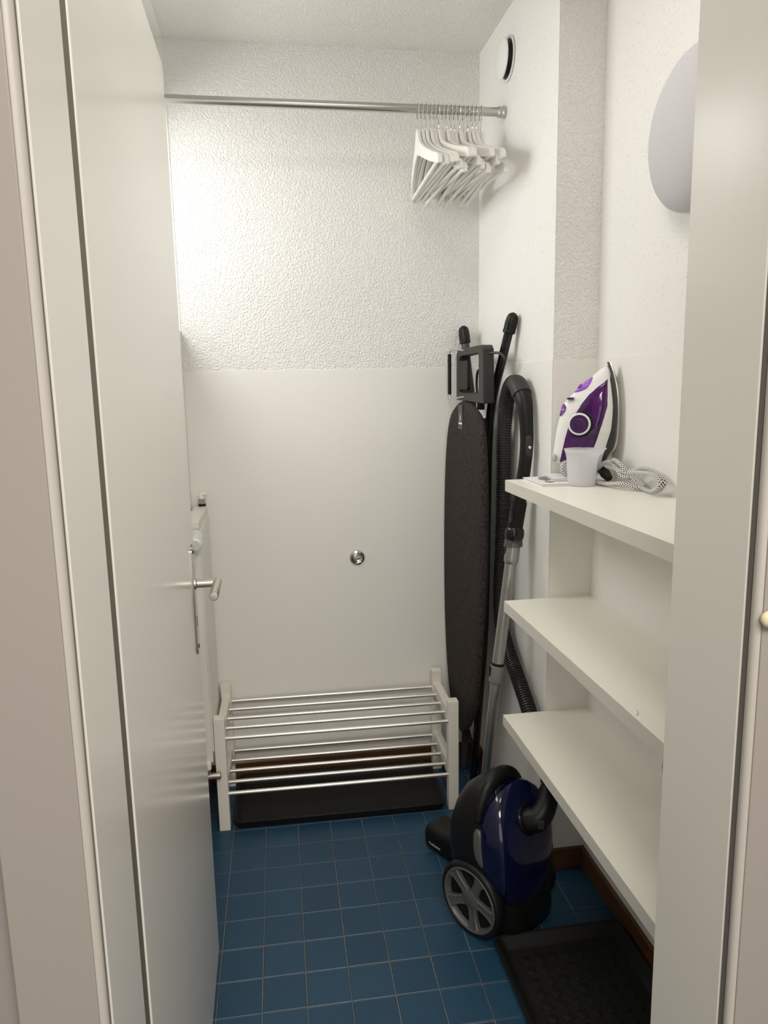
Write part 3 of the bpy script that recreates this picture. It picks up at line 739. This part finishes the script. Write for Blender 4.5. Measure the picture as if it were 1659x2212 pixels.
# fold-out iron rest above the board
rest = MB()
ro = [(0.020, 1.345), (0.335, 1.352), (0.335, 1.500), (0.320, 1.517), (0.045, 1.517), (0.028, 1.505)]
ri = [(0.072, 1.374), (0.292, 1.378), (0.292, 1.484), (0.285, 1.493), (0.082, 1.496), (0.073, 1.489)]
x0, x1 = 0.800, 0.832
vs = []
for x in (x0, x1):
    for pl_ in (ro, ri): vs += [W_((x + (0.004 if x == x1 else 0), y, z)) for y, z in pl_]
n_ = 6; fs = []
for i in range(n_):
    j = (i+1) % n_
    fs += [(i, j, n_+j, n_+i), (2*n_+i, 3*n_+i, 3*n_+j, 2*n_+j), (i, 2*n_+i, 2*n_+j, j), (n_+i, n_+j, 3*n_+j, 3*n_+i)]
rest.add(vs, fs); ro_ = rest.build('iron_rest', M['charcoal'], ib, bevel=0.004)
pad = MB()
vs0 = [(0.272, 1.380), (0.272, 1.490), (0.252, 1.490), (0.252, 1.478), (0.162, 1.476), (0.158, 1.470), (0.160, 1.392), (0.166, 1.386), (0.252, 1.386), (0.252, 1.380)]
pad.prism([(a-0.20, b) for a, b in vs0], 'x', -0.030, -0.020); padm = pad.build('pad', M['rubber'], ib, bevel=0.002)
dots = MB()
for i in range(5):
    for j in range(14):
        y = 0.176 + i*0.0150; z = 1.396 + j*0.0058
        p = W_((0.7898, y, z)); dots.box(p[0]-0.0008, p[0]+0.0004, p[1]-0.003, p[1]+0.003, p[2]-0.0009, p[2]+0.0009)
dd = dots.build('pad_ribs', M['labelgrey'], padm); dd['kind'] = 'stuff'
wr = MB().tube([W_(p) for p in ((0.805, 0.200, 1.508), (0.800, 0.285, 1.514), (0.792, 0.355, 1.518), (0.788, 0.372, 1.512), (0.787, 0.375, 1.495), (0.787, 0.375, 1.380), (0.788, 0.372, 1.362), (0.792, 0.355, 1.356), (0.800, 0.27, 1.362), (0.808, 0.180, 1.366))], 0.0030, 10, 5)
wo = wr.build('wire_loop', M['chrome'], ib, smooth=40)
MB().cyl(W_((0.787, 0.375, 1.370)), W_((0.787, 0.375, 1.505)), 0.0062, 14).build('sleeve', M['black'], wo, smooth=40)
MB().tube([W_(p) for p in ((0.822, 0.03, 1.492), (0.842, -0.005, 1.490), (0.855, -0.01, 1.47), (0.862, 0.03, 1.445))], 0.004, 10, 5).build('cable_holder', M['darkgrey'], ib, smooth=40)
MB().tube([W_(p) for p in ((0.83, 0.14, 1.45), (0.835, 0.20, 1.44), (0.838, 0.22, 1.40), (0.836, 0.20, 1.36))], 0.004, 10, 5).build('cable_holder', M['darkgrey'], ib, smooth=40)
MB().box(*(lambda a, b: (a[0], b[0], a[1], b[1], a[2], b[2]))(W_((0.812, 0.09, 1.325)), W_((0.826, 0.125, 1.36)))).build('rest_bracket', M['black'], ib)
MB().box(*(lambda a, b: (a[0], b[0], a[1], b[1], a[2], b[2]))(W_((0.806, 0.245, 1.325)), W_((0.820, 0.28, 1.365)))).build('rest_bracket', M['black'], ib)

# ------------------------------------------------------------------ vacuum cleaner
vc = thing('vacuum_cleaner', 'dark blue and black canister vacuum cleaner parked upright', 'vacuum cleaner', (0.751, -0.406, 0)); V_ = rel(vc)
ca, sa = math.cos(R(33)), math.sin(R(33))
def L_(l, d, z): return (l*ca + d*sa, l*sa - d*ca, z)        # l: to the right along the axle, d: towards the lid
def superring(a, d0, d1, z, n=40, p=3.2, l0=0.0):
    o = []; dc, dh = (d0+d1)/2, (d1-d0)/2
    for k in range(n):
        t = 2*PI*k/n; c, s = math.cos(t), math.sin(t)
        o.append(L_(l0 + a*math.copysign(abs(c)**(2/p), c), dc + dh*math.copysign(abs(s)**(2/p), s), z))
    return o
body = [(0.095, -0.078, 0.080, 0.010, 40, 3.4, -0.006), (0.103, -0.102, 0.096, 0.018, 40, 3.4, -0.006), (0.106, -0.118, 0.101, 0.05, 40, 3.4, -0.009), (0.105, -0.128, 0.097, 0.11, 40, 3.4, -0.013), (0.102, -0.132, 0.087, 0.175, 40, 3.2, -0.025), (0.1075, -0.131, 0.085, 0.21, 40, 3.2, -0.028), (0.104, -0.126, 0.078, 0.275, 40, 3.2, -0.028), (0.095, -0.112, 0.065, 0.327, 40, 3.0, -0.028), (0.081, -0.092, 0.047, 0.367, 40, 2.8, -0.028), (0.060, -0.064, 0.022, 0.392, 40, 2.6, -0.028), (0.032, -0.036, 0.000, 0.403, 40, 2.4, -0.028)]
MB().rings([superring(*s_) for s_ in body]).build('housing', M['black'], vc, smooth=True)
# blue lid over the front
lid = []
for a, d1, z in ((0.040, 0.086, 0.085), (0.078, 0.097, 0.115), (0.101, 0.105, 0.160), (0.1105, 0.106, 0.210), (0.1115, 0.102, 0.260), (0.1065, 0.092, 0.310), (0.096, 0.078, 0.342), (0.080, 0.062, 0.368), (0.056, 0.045, 0.387), (0.028, 0.032, 0.397)):
    lid.append(superring(a, -0.015 if z < 0.33 else -0.015+(z-0.33)*0.35, d1, z, 44, 3.0, -0.028))
MB().rings(lid).build('lid', M['blue'], vc, smooth=True)
# carrying handle: a band arching over the top, and its recess
hb = MB()
pts = [L_(-0.128, 0.000, 0.318), L_(-0.113, 0.000, 0.364), L_(-0.088, 0.000, 0.398), L_(-0.056, 0.000, 0.417), L_(-0.020, 0.000, 0.414), L_(0.012, 0.002, 0.396), L_(0.036, 0.008, 0.362)]
hb.tube(pts, [0.010, 0.015, 0.0185, 0.0195, 0.0190, 0.017, 0.012], 14, 6, flat=0.7).build('carry_handle', M['black'], vc, smooth=True)
MB().pillow(chaikin([(-0.095, 0.022), (-0.070, 0.052), (-0.035, 0.056), (-0.012, 0.036), (-0.030, 0.012), (-0.070, 0.008)], 2), lambda a, b, w_: L_(a, b, 0.3965-1.05*max(0, b-0.012)+w_), 0.006, 0.006, rings=4, p=3).build('handle_recess', M['blackgloss'], vc, smooth=True)
# light pedal on the flank between housing and lid
pp = [(-0.012, 0.301), (0.012, 0.303), (0.018, 0.255), (0.028, 0.205), (0.012, 0.207), (-0.002, 0.224), (-0.009, 0.255)]
MB().pillow(chaikin(pp, 2), lambda a, b, w_: L_(-0.1335-w_+max(0, b-0.25)*0.10, a, b), 0.006, 0.014, rings=4, p=5).build('pedal', M['silver'], vc, smooth=True)
# hose connector on the lid
c0 = Vector(L_(-0.034, 0.066, 0.318))
rc = MB().lathe([(0.040, -0.02), (0.040, 0.020), (0.037, 0.023), (0.033, 0.018)], c0, Vector(L_(0.10, 0.86, 0.42)), 32).build('port_ring', M['blackgloss'], vc, smooth=40)
e0 = c0; e1_ = c0 + Vector(L_(0.014, 0.034, 0.010)); e2_ = c0 + Vector(L_(0.040, 0.040, 0.036)); e3_ = c0 + Vector(L_(0.066, 0.032, 0.066))
el = MB().tube([e0, e1_, e2_, e3_], [0.032, 0.031, 0.028, 0.0255], 24, 6).build('hose_elbow', M['black'], vc, smooth=40)
MB().box(-0.008, 0.008, -0.004, 0.004, -0.011, 0.011).build('release_button', M['charcoal'], el, loc=tuple(c0 + Vector(L_(-0.010, 0.064, 0.018))), bevel=0.002)
# wheels
def wheel(side):
    o = Vector(L_(-0.123 if side < 0 else 0.084, -0.018, 0.099)); ax = Vector(L_(side, 0, 0)); hdir = Vector(L_(0, 1, 0)); up = Vector((0, 0, 1))
    tyre = MB().lathe([(0.070, -0.012), (0.092, -0.012), (0.0975, -0.006), (0.099, 0.004), (0.0975, 0.014), (0.092, 0.020), (0.087, 0.021), (0.0855, 0.017), (0.0855, 0.004), (0.0, 0.003)], o, ax, 56)
    t = tyre.build('wheel', M['black'], vc, smooth=40)
    rim = MB(); r = [(0.0858, 0.005), (0.0858, 0.0195), (0.083, 0.022), (0.079, 0.0205), (0.0745, 0.013), (0.0740, 0.005)]
    rim.lathe(r, o, ax, 56, cap0=False, cap1=False)
    rim.lathe([(0.027, 0.005), (0.027, 0.014), (0.022, 0.017), (0.0, 0.0175)], o, ax, 32, cap0=False)
    for k in range(5):
        a = R(64+72*k); d = hdir*math.cos(a)+up*math.sin(a); n = (hdir*-math.sin(a)+up*math.cos(a))
        rings = []
        for rad, wd, h in ((0.012, 0.017, 0.0165), (0.030, 0.0125, 0.0155), (0.050, 0.0120, 0.0170), (0.066, 0.0145, 0.0185), (0.078, 0.0190, 0.0205)):
            c = o + d*rad
            rings.append([c + n*-wd + ax*0.005, c + n*-wd + ax*(h-0.003), c + n*-(wd-0.003) + ax*h, c + n*-(wd-0.0055) + ax*(h-0.0012), c + n*(wd-0.0055) + ax*(h-0.0012), c + n*(wd-0.003) + ax*h, c + n*wd + ax*(h-0.003), c + n*wd + ax*0.005])
        rim.rings(rings)
    rim.build('hub_cap', M['silver'], t, smooth=35)
wheel(-1); wheel(1)
# hose, from the elbow up behind the shelves, over the top to the grip
hp = [e3_, e3_ + Vector(L_(0.016, -0.012, 0.024)), V_((0.864, -0.365, 0.430)), V_((0.866, -0.272, 0.442)), V_((0.868, -0.205, 0.492)), V_((0.868, -0.115, 0.545)), V_((0.866, -0.030, 0.600)), V_((0.862, 0.020, 0.660)), V_((0.862, 0.034, 0.760)), V_((0.866, 0.032, 0.900)), V_((0.868, 0.030, 1.100)), V_((0.866, 0.022, 1.240)), V_((0.866, 0.008, 1.330)), V_((0.866, -0.022, 1.385)), V_((0.866, -0.058, 1.405)), V_((0.868, -0.088, 1.398))]
pit = 0.0078
hb = MB().tube(hp, 0.0205, 16, 120, rf=lambda L, t: 1.0 + 0.10*(1 if math.sin(2*PI*L/pit) > 0.0 else -1.0) if 0.0 < t < 1 else 1.0)
hb.build('hose', M['hosemat'], vc, smooth=25)
g0 = Vector(V_((0.868, -0.080, 1.402)))
MB().tube([V_((0.866, -0.066, 1.404)), V_((0.868, -0.090, 1.398)), V_((0.871, -0.118, 1.370))], [0.0245, 0.0265, 0.0275], 24, 6).build('swivel_collar', M['charcoal'], vc, smooth=40)
grip = [V_(p) for p in ((0.871, -0.112, 1.376), (0.8735, -0.132, 1.345), (0.8755, -0.142, 1.300), (0.8765, -0.146, 1.240), (0.873, -0.144, 1.180), (0.867, -0.138, 1.120), (0.862, -0.132, 1.068), (0.856, -0.126, 1.020))]
gp = MB().tube(grip, [0.026, 0.0225, 0.0195, 0.0185, 0.0180, 0.0185, 0.0195, 0.0200], 22, 8).build('grip', M['black'], vc, smooth=40)
MB().pillow(chaikin([(-0.008, 0.032), (0.008, 0.032), (0.010, 0.0), (0.008, -0.032), (-0.008, -0.032), (-0.010, 0.0)], 2), lambda a, b, w_: (a+0.004, -w_, b), 0.006, 0.004, rings=4, p=4).build('slider', M['charcoal'], gp, loc=V_((0.873, -0.1625, 1.230)), smooth=True)
MB().lathe([(0.0044, 0.0), (0.0044, 0.003), (0.003, 0.0042), (0.0, 0.0045)], V_((0.877, -0.1675, 1.228)), (0, -1, 0.05), 16).build('badge', M['chrome'], gp, smooth=40)
MB().tube([V_((0.862, -0.132, 1.072)), V_((0.853, -0.124, 0.998))], 0.0225, 22, 1, smooth=False).build('grip_socket', M['black'], vc, smooth=40)
MB().box(-0.004, 0.004, -0.006, 0.006, -0.016, 0.016).build('lock_button', M['charcoal'], vc, loc=V_((0.836, -0.140, 1.030)), bevel=0.002)
br = MB().lathe([(0.020, 0.0), (0.0265, -0.010), (0.0285, -0.022), (0.0275, -0.034), (0.0245, -0.040)], V_((0.853, -0.124, 1.002)), (0.10, 0.03, 1), 26).build('dusting_brush', M['blackgloss'], vc, smooth=60)
bs = MB()
for k in range(40):
    a = 2*PI*k/40; c = Vector(V_((0.8495, -0.1235, 0.966))); d = Vector((math.cos(a), math.sin(a), 0))
    bs.cyl(c + d*0.0235, c + d*(0.0235+random.uniform(0, 0.003)) + Vector((-0.002, 0, -0.024)), 0.0014, 5)
bo_ = bs.build('bristles', M['bristle'], br); bo_['kind'] = 'stuff'
WT, WM, WBt = Vector((0.8495, -0.122, 0.955)), Vector((0.8035, -0.128, 0.588)), Vector((0.768, -0.134, 0.235))
wt, wm, wb = Vector(V_(WT)), Vector(V_(WM)), Vector(V_(WBt))
d1 = (wm-wt).normalized()
MB().lathe([(0.0205, -0.016), (0.0205, 0.002), (0.0195, 0.003)], wt, d1, 24).build('wand_seal', M['black'], vc, smooth=40)
wn = MB().lathe([(0.0190, 0.0), (0.0215, 0.0015), (0.0215, 0.050), (0.0210, 0.058), (0.0178, 0.063), (0.0172, 0.064), (0.0172, (wm-wt).length+0.004)], wt, d1, 28).build('wand', M['wandsilver'], vc, smooth=30)
MB().lathe([(0.0172, -0.008), (0.0200, -0.006), (0.0200, 0.000), (0.0192, 0.001)], wm, d1, 24).build('wand_ring', M['black'], vc, smooth=40)
MB().lathe([(0.0195, 0.0), (0.0212, 0.0015), (0.0212, 0.044), (0.0200, 0.051), (0.0160, 0.055)], wm, d1, 28).build('wand_collar', M['greyplastic'], vc, smooth=30)
MB().box(-0.005, 0.005, -0.006, 0.006, -0.016, 0.016).build('collar_button', M['black'], vc, loc=tuple(wm + Vector((-0.022, 0.0, -0.018))), bevel=0.003)
MB().box(-0.005, 0.005, -0.006, 0.006, -0.016, 0.016).build('collar_button', M['black'], vc, loc=tuple(wt + Vector((-0.021, 0.0, -0.022))), bevel=0.003)
d2 = (wb-wm).normalized()
MB().lathe([(0.0158, 0.05), (0.0158, (wb-wm).length), (0.0150, (wb-wm).length+0.002)], wm, d2, 28).build('lower_tube', M['wandsilver'], vc, smooth=40)
MB().tube([wb + d2*-0.002, wb + d2*0.05, wb + Vector((-0.022, 0.0, -0.105)), wb + Vector((-0.045, -0.015, -0.165))], [0.0165, 0.018, 0.019, 0.020], 22, 6).build('nozzle_neck', M['black'], vc, smooth=40)
# floor head lying behind the body
nz = MB(); A = Vector(V_((0.633, -0.069, 0.0))); dv = Vector(L_(0, 1, 0)); nv = Vector(L_(1, 0, 0))
def nring(t, grow=1.0):
    hwid, hz0, hz1 = 0.052*grow, 0.006, 0.078
    c = A + dv*t; prof = []
    for (p, q) in ((-1, 0.10), (-1, 0.62), (-0.93, 0.80), (-0.80, 0.92), (-0.55, 1.0), (0.45, 1.0), (0.80, 0.92), (0.97, 0.72), (1, 0.10), (0.9, 0.0), (-0.9, 0.0)):
        zz = hz0 + (hz1-hz0)*(0.5 + (q-0.5)*grow)
        prof.append(tuple(c + nv*(p*hwid) + Vector((0, 0, zz))))
    return prof
nz.rings([nring(-0.018, 0.62), nring(-0.010, 0.86), nring(0.0, 0.97), nring(0.012, 1.0), nring(0.225, 1.0), nring(0.237, 0.97), nring(0.247, 0.86)])
nzo = nz.build('floor_head', M['black'], vc, smooth=35)
# its printed name
fc = bpy.data.curves.new('print', 'FONT'); fc.body = 'TriActive'; fc.size = 0.0125; fc.extrude = 0.0002; fc.align_x = 'LEFT'
fo = bpy.data.objects.new('print_tmp', fc); COL.objects.link(fo)
dg = bpy.context.evaluated_depsgraph_get(); me = bpy.data.meshes.new_from_object(fo.evaluated_get(dg)); COL.objects.unlink(fo); bpy.data.objects.remove(fo)
me.name = 'print'; me.materials.clear(); me.materials.append(M['white_print'])
tx = bpy.data.objects.new('print', me); COL.objects.link(tx)
pos = A + dv*0.014 - nv*0.0528 + Vector((0, 0, 0.024))
mm = Matrix.Identity(4)
for i in range(3):
    mm[i][0] = dv[i]; mm[i][1] = (0, 0, 1)[i]; mm[i][2] = (-nv)[i]; mm[i][3] = pos[i]
tx.parent = nzo; tx.matrix_local = mm

# ------------------------------------------------------------------ steam iron on the top shelf
S_ = Vector((-0.87, 0.49, 0)).normalized(); N_ = Vector((-0.49, -0.87, 0)).normalized(); IO = Vector((0.9255, -0.333, 1.153))
ir = thing('steam_iron', 'white and purple steam iron standing on its heel on the top shelf', 'iron', tuple(IO))
I_ = lambda s, t, w_: tuple(S_*s + N_*w_ + Vector((0, 0, t)))
def wprof(s, t):
    k = [(0.0, 0.022), (0.05, 0.025), (0.10, 0.027), (0.14, 0.033), (0.19, 0.032), (0.235, 0.024), (0.27, 0.014), (0.297, 0.005)]
    for (a, x), (b, y) in zip(k, k[1:]):
        if t <= b: return (x + (y-x)*max(0, (t-a))/(b-a))/0.035
    return 0.14
ibody = [(-0.0882, 0.293), (-0.1037, 0.2389), (-0.1124, 0.1846), (-0.1119, 0.1154), (-0.1032, 0.0833), (-0.0858, 0.0552), (-0.074, 0.032), (-0.066, 0.014), (-0.030, 0.014), (-0.015, 0.030), (0.010, 0.0415), (0.0442, 0.049), (0.0418, 0.0816), (0.0368, 0.1235), (0.0283, 0.165), (0.0208, 0.1959), (0.0082, 0.2103), (-0.0031, 0.2218), (-0.0239, 0.2446), (-0.0501, 0.2647), (-0.065, 0.2795)]
def dens(pl, k=3):
    o = []
    for i in range(len(pl)):
        a, b = pl[i], pl[(i+1) % len(pl)]
        for j in range(k): o.append((a[0]+(b[0]-a[0])*j/k, a[1]+(b[1]-a[1])*j/k))
    return o
ibd = MB().pillow(chaikin(ibody, 1), I_, 0.035, rings=8, p=4.0, wf=wprof).build('body', M['plasticw'], ir, smooth=True)
panel = [(-0.0878, 0.2603), (-0.0911, 0.2229), (-0.092, 0.1951), (-0.0867, 0.1638), (-0.0782, 0.1313), (-0.0696, 0.1017), (-0.0538, 0.0595), (-0.0327, 0.0458), (0.0109, 0.0461), (0.0253, 0.0492), (0.0225, 0.0751), (0.0176, 0.1031), (0.0096, 0.1343), (-0.0006, 0.1608), (-0.014, 0.186), (-0.0285, 0.2065), (-0.0459, 0.2279), (-0.0675, 0.2458)]
pm = lambda s, t, w_: I_(s, t, w_)
MB().pillow(dens(panel, 3), I_, 0.0385, 0.0, rings=8, p=6.0, wf=wprof).build('water_tank', M['tank'], ir, smooth=True)
spray = [(-0.0516, 0.2660), (-0.0539, 0.26), (-0.0506, 0.245), (-0.0435, 0.2332), (-0.033, 0.2258), (-0.0203, 0.2216), (-0.0025, 0.2225), (-0.0145, 0.2347), (-0.0293, 0.2496)]
sp_ = MB().pillow(dens(chaikin(spray, 1), 2), I_, 0.0335, 0.0, rings=5, p=3.0, wf=wprof).build('filler_flap', M['lilac'], ir, smooth=True)
MB().pillow(chaikin([(-0.025, 0.2470), (-0.031, 0.2405), (-0.027, 0.2335), (-0.018, 0.2310), (-0.013, 0.2350), (-0.017, 0.2430)], 2), I_, 0.0345, 0.0, rings=4, p=3, wf=wprof).build('spray_nozzle', M['purple'], ir, smooth=True)
steam = [(0.0205, 0.1985), (0.0127, 0.1973), (0.0076, 0.1923), (0.0069, 0.1834), (0.0111, 0.1746), (0.0185, 0.1669), (0.0285, 0.1641), (0.0248, 0.1812)]
so_ = MB().pillow(dens(chaikin(steam, 1), 2), I_, 0.0320, 0.0, rings=4, p=4, wf=wprof).build('steam_button', M['purple'], ir, smooth=True)
ic = MB()
for rad in (0.0030, 0.0050, 0.0070):
    q = []
    for k in range(9):
        a = R(40+100*k/8); q.append(I_(0.0175-rad*math.cos(a)*0.8, 0.1780+rad*math.sin(a), 0.0292))
    ic.tube(q, 0.00045, 6, 1, smooth=False)
for a, b in ((0.0180, 0.1755), (0.0160, 0.1735), (0.0190, 0.1720)):
    ic.lathe([(0.0008, 0), (0.0008, 0.0012)], I_(a, b, 0.0288), tuple(N_), 8)
ic.build('steam_symbol', M['white_print'], so_)
MB().pillow([(0.0086, 0.2127), (-0.0087, 0.213), (-0.0083, 0.2075), (0.009, 0.2077)], I_, 0.0330, 0.0, rings=4, p=8).build('steam_lever', M['purple_d'], ir)
sy = MB()
for k in range(3): sy.box(-0.0006, 0.0006, -0.0006, 0.0006, 0, 0.0016 + 0.0002*k)
lm = MB()
for k, (a, b) in enumerate(((0.007, 0.2018), (0.003, 0.2008), (-0.0005, 0.2005))):
    lm.tube([I_(a+0.0016, b, 0.0312), I_(a-0.0012, b+0.0006, 0.0316)], 0.0005, 6, 1, smooth=False)
lm.build('lever_marks', M['darkgrey'], ir)
dc = (-0.0238, 0.1477)
dial = MB().lathe([(0.0275, 0.0), (0.0275, 0.0045), (0.0262, 0.0062), (0.0228, 0.0066), (0.0222, 0.0030)], I_(dc[0], dc[1], 0.0355), tuple(N_), 44).build('dial', M['plasticw'], ir, smooth=35)
MB().lathe([(0.0223, 0.0), (0.0223, 0.0060), (0.0150, 0.0056), (0.0145, 0.0050), (0.0135, 0.0056), (0.0090, 0.0056), (0.0086, 0.0050), (0.0080, 0.0056), (0.0, 0.0058)], I_(dc[0], dc[1], 0.0358), tuple(N_), 40).build('dial_face', M['purple_d'], dial, smooth=35)
MB().lathe([(0.0300, 0.0), (0.0300, 0.0028)], I_(dc[0]-0.003, dc[1]-0.001, 0.0345), tuple(N_), 40).build('dial_seat', M['blackgloss'], ir, smooth=35)
# sole plate with its dark skirt, edge-on to the camera
def sole(off, th, scale):
    prof = [(0.297, 0.002), (0.288, 0.008), (0.270, 0.018), (0.240, 0.030), (0.205, 0.039), (0.165, 0.044), (0.120, 0.045), (0.085, 0.042), (0.060, 0.034), (0.048, 0.020)]
    line = [(0.297, -0.0882), (0.2701, -0.0985), (0.2331, -0.1080), (0.1846, -0.1132), (0.1212, -0.1132), (0.0878, -0.1070), (0.0744, -0.0965), (0.048, -0.0820)]
    def sx(t):
        l2 = sorted(line)
        for (a, x), (b, y) in zip(l2, l2[1:]):
            if t <= b: return x+(y-x)*max(0, t-a)/(b-a)
        return l2[-1][1]
    def smooth_prof(pl, n=5):
        q = []
        for i in range(len(pl)-1):
            p0, p1, p2, p3 = pl[max(i-1, 0)], pl[i], pl[i+1], pl[min(i+2, len(pl)-1)]
            for k in range(n):
                t = k/n
                q.append(tuple(0.5*(2*b_+(c_-a_)*t+(2*a_-5*b_+4*c_-d_)*t*t+(3*b_-a_-3*c_+d_)*t**3) for a_, b_, c_, d_ in zip(p0, p1, p2, p3)))
        return q + [pl[-1]]
    prof = smooth_prof(prof); line = smooth_prof(line)
    b = MB(); rings = []
    for o_ in (0.0, th):
        rings.append([I_(sx(t)-off-o_, t, w_*scale) for t, w_ in prof] + [I_(sx(t)-off-o_, t, -w_*scale) for t, w_ in reversed(prof)])
    b.rings(rings); return b
sole(-0.006, 0.006, 0.72).build('skirt', M['darkgrey'], ir, smooth=40)
sole(0.0002, 0.0030, 0.76).build('sole_plate', M['nickel'], ir, smooth=40)
MB().pillow(chaikin([(0.0405, 0.0723), (0.0329, 0.0701), (0.0305, 0.0633), (0.0308, 0.0509), (0.0435, 0.0530)], 1), I_, 0.0318, 0.0, rings=4, p=6).build('handle_end', M['irongrey'], ir, smooth=True)
MB().tube([I_(-0.040, 0.036, 0.0), I_(-0.044, 0.020, 0.020), I_(-0.052, 0.014, 0.040)], [0.009, 0.008, 0.005], 12, 4).build('cord_guard', M['black'], ir, smooth=40)
# braided cord
ST = {'A': [[0.956, -0.4165, 1.160], [0.9634, -0.4617, 1.161], [0.9698, -0.4984, 1.166], [0.9744, -0.518, 1.1681], [0.9850, -0.5300, 1.1660], [0.9960, -0.5420, 1.1610], [1.0080, -0.5500, 1.1600]],
 'B': [[0.9500, -0.3560, 1.165], [0.9682, -0.3902, 1.1832], [0.9715, -0.4105, 1.1986], [0.9754, -0.4335, 1.2108], [0.9792, -0.4568, 1.2078], [0.9824, -0.4764, 1.1945], [0.9864, -0.494, 1.1824], [0.9976, -0.5106, 1.1794]],
 'C': [[0.9776, -0.4471, 1.2104], [0.9805, -0.4635, 1.2182], [0.985, -0.4899, 1.2086], [0.9948, -0.5056, 1.1915], [1.0046, -0.5211, 1.1724], [1.006, -0.5513, 1.1625], [1.006, -0.5912, 1.1590], [1.006, -0.6279, 1.1673], [1.006, -0.6466, 1.1837], [1.006, -0.6334, 1.197], [1.006, -0.5997, 1.2056], [1.006, -0.5608, 1.2073], [1.006, -0.5209, 1.1992], [0.9962, -0.5074, 1.1951]],
 'D': [[0.9757, -0.4363, 1.1999], [0.9805, -0.465, 1.198], [0.9864, -0.4931, 1.1939], [0.9990, -0.5102, 1.1840], [1.0090, -0.5300, 1.1740], [1.0140, -0.5500, 1.1640]],
 'E': [[0.9856, -0.5327, 1.1949], [0.994, -0.5663, 1.1988], [0.994, -0.6093, 1.2011], [0.994, -0.6388, 1.1949], [0.994, -0.6518, 1.1838], [0.994, -0.6427, 1.173], [0.994, -0.621, 1.1635]],
 'F': [[0.905, -0.366, 1.208], [0.8935, -0.370, 1.204], [0.8880, -0.372, 1.1958], [0.8885, -0.372, 1.1841], [0.8950, -0.371, 1.1760], [0.906, -0.364, 1.1730]]}
cm = MB()
for k_, pts in ST.items():
    cm.tube([tuple(Vector(p)-IO) for p in pts], 0.0050, 12, 8, uvscale=1/0.0240)
cm.build('power_cord', M['cord'], ir, smooth=True, fixn=False)
pg = MB().tube([tuple(Vector(p)-IO) for p in ((0.978, -0.395, 1.190), (0.982, -0.415, 1.180), (0.984, -0.432, 1.170))], [0.010, 0.013, 0.009], 14, 5).build('plug', M['black'], ir, smooth=40)

# booklets under and beside the iron
def booklet(name, quad, z0, z1, label, m_top):
    cx = sum(p[0] for p in quad)/4; cy = sum(p[1] for p in quad)/4
    root = thing(name, label, 'booklet', (cx, cy, z0), 'printed booklets on the top shelf')
    n = 3; h = (z1-z0)/n
    for k in range(n):
        dx = 0.0016*math.sin(k*2.1); g = 1.0 - 0.004*k
        pl_ = [((p[0]-cx)*g+dx, (p[1]-cy)*g-dx) for p in quad]
        MB().prism(pl_, 'z', k*h+0.0002*k, (k+1)*h-0.0004).build('sheet' if k < n-1 else 'cover', M['paper'] if k < n-1 else m_top, root)
booklet('booklet', [(0.823, -0.270), (0.822, -0.412), (0.912, -0.420), (0.925, -0.262)], 1.1532, 1.1600, 'white booklet with a grey printed picture, lying lowest on the top shelf', M['paper'])
bk = [o for o in COL.objects if o.name.startswith('booklet')][0]; bl = Vector(bk.location)
for q in ([(0.866, -0.276), (0.886, -0.276), (0.886, -0.315), (0.8745, -0.343), (0.854, -0.353), (0.846, -0.327), (0.853, -0.297)], [(0.851, -0.360), (0.8675, -0.376), (0.860, -0.386), (0.849, -0.390), (0.841, -0.3725)]):
    MB().prism([(p[0]-bl.x, p[1]-bl.y) for p in q], 'z', 0.00655, 0.00685).build('picture', M['picture'], bk)
booklet('booklet', [(0.884, -0.262), (0.866, -0.372), (0.922, -0.380), (0.962, -0.282)], 1.1604, 1.1668, 'plain folded white booklet lying on the printed one beside the iron', M['paper'])
booklet('booklet', [(0.975, -0.300), (0.962, -0.445), (1.000, -0.455), (1.018, -0.310)], 1.1532, 1.1555, 'printed leaflet lying under the cord bundle beside the iron', M['print'])

# frosted measuring cup in front of the iron
cup = thing('measuring_cup', 'frosted plastic measuring cup with a pouring lip before the iron', 'cup', (0.9215, -0.4125, 1.1535))
prof = [(0.0005, 0.0012), (0.0300, 0.0012), (0.0318, 0.0020), (0.0326, 0.010), (0.0340, 0.035), (0.0352, 0.058), (0.0362, 0.070), (0.0385, 0.080), (0.0425, 0.0895)]
seg = 56; rings = []
spd = math.atan2(-0.41, 0.91)
for r, z in prof:
    ring = []
    for k in range(seg):
        a = 2*PI*k/seg; da = math.atan2(math.sin(a-spd), math.cos(a-spd))
        lip = math.exp(-(da/0.38)**2)*max(0, (z-0.066))*0.62
        ring.append(((r+lip)*math.cos(a), (r+lip)*math.sin(a), z + lip*0.15))
    rings.append(ring)
MB().rings(rings, cap0=True, cap1=False).build('cup_wall', M['frosted'], cup, smooth=True, solid=0.0012)

# a stray hair on the middle shelf
o = MB().tube([(0.0, 0.006, 0.0004), (-0.003, 0.001, 0.0006), (-0.0045, -0.004, 0.0006), (-0.0075, -0.009, 0.0005), (-0.0125, -0.0135, 0.0004)], 0.0003, 6, 4).build('hair', M['hair'], loc=(0.797, -0.962, 0.8232))
tag(o, 'tiny dark curved hair lying on the middle shelf', 'hair')
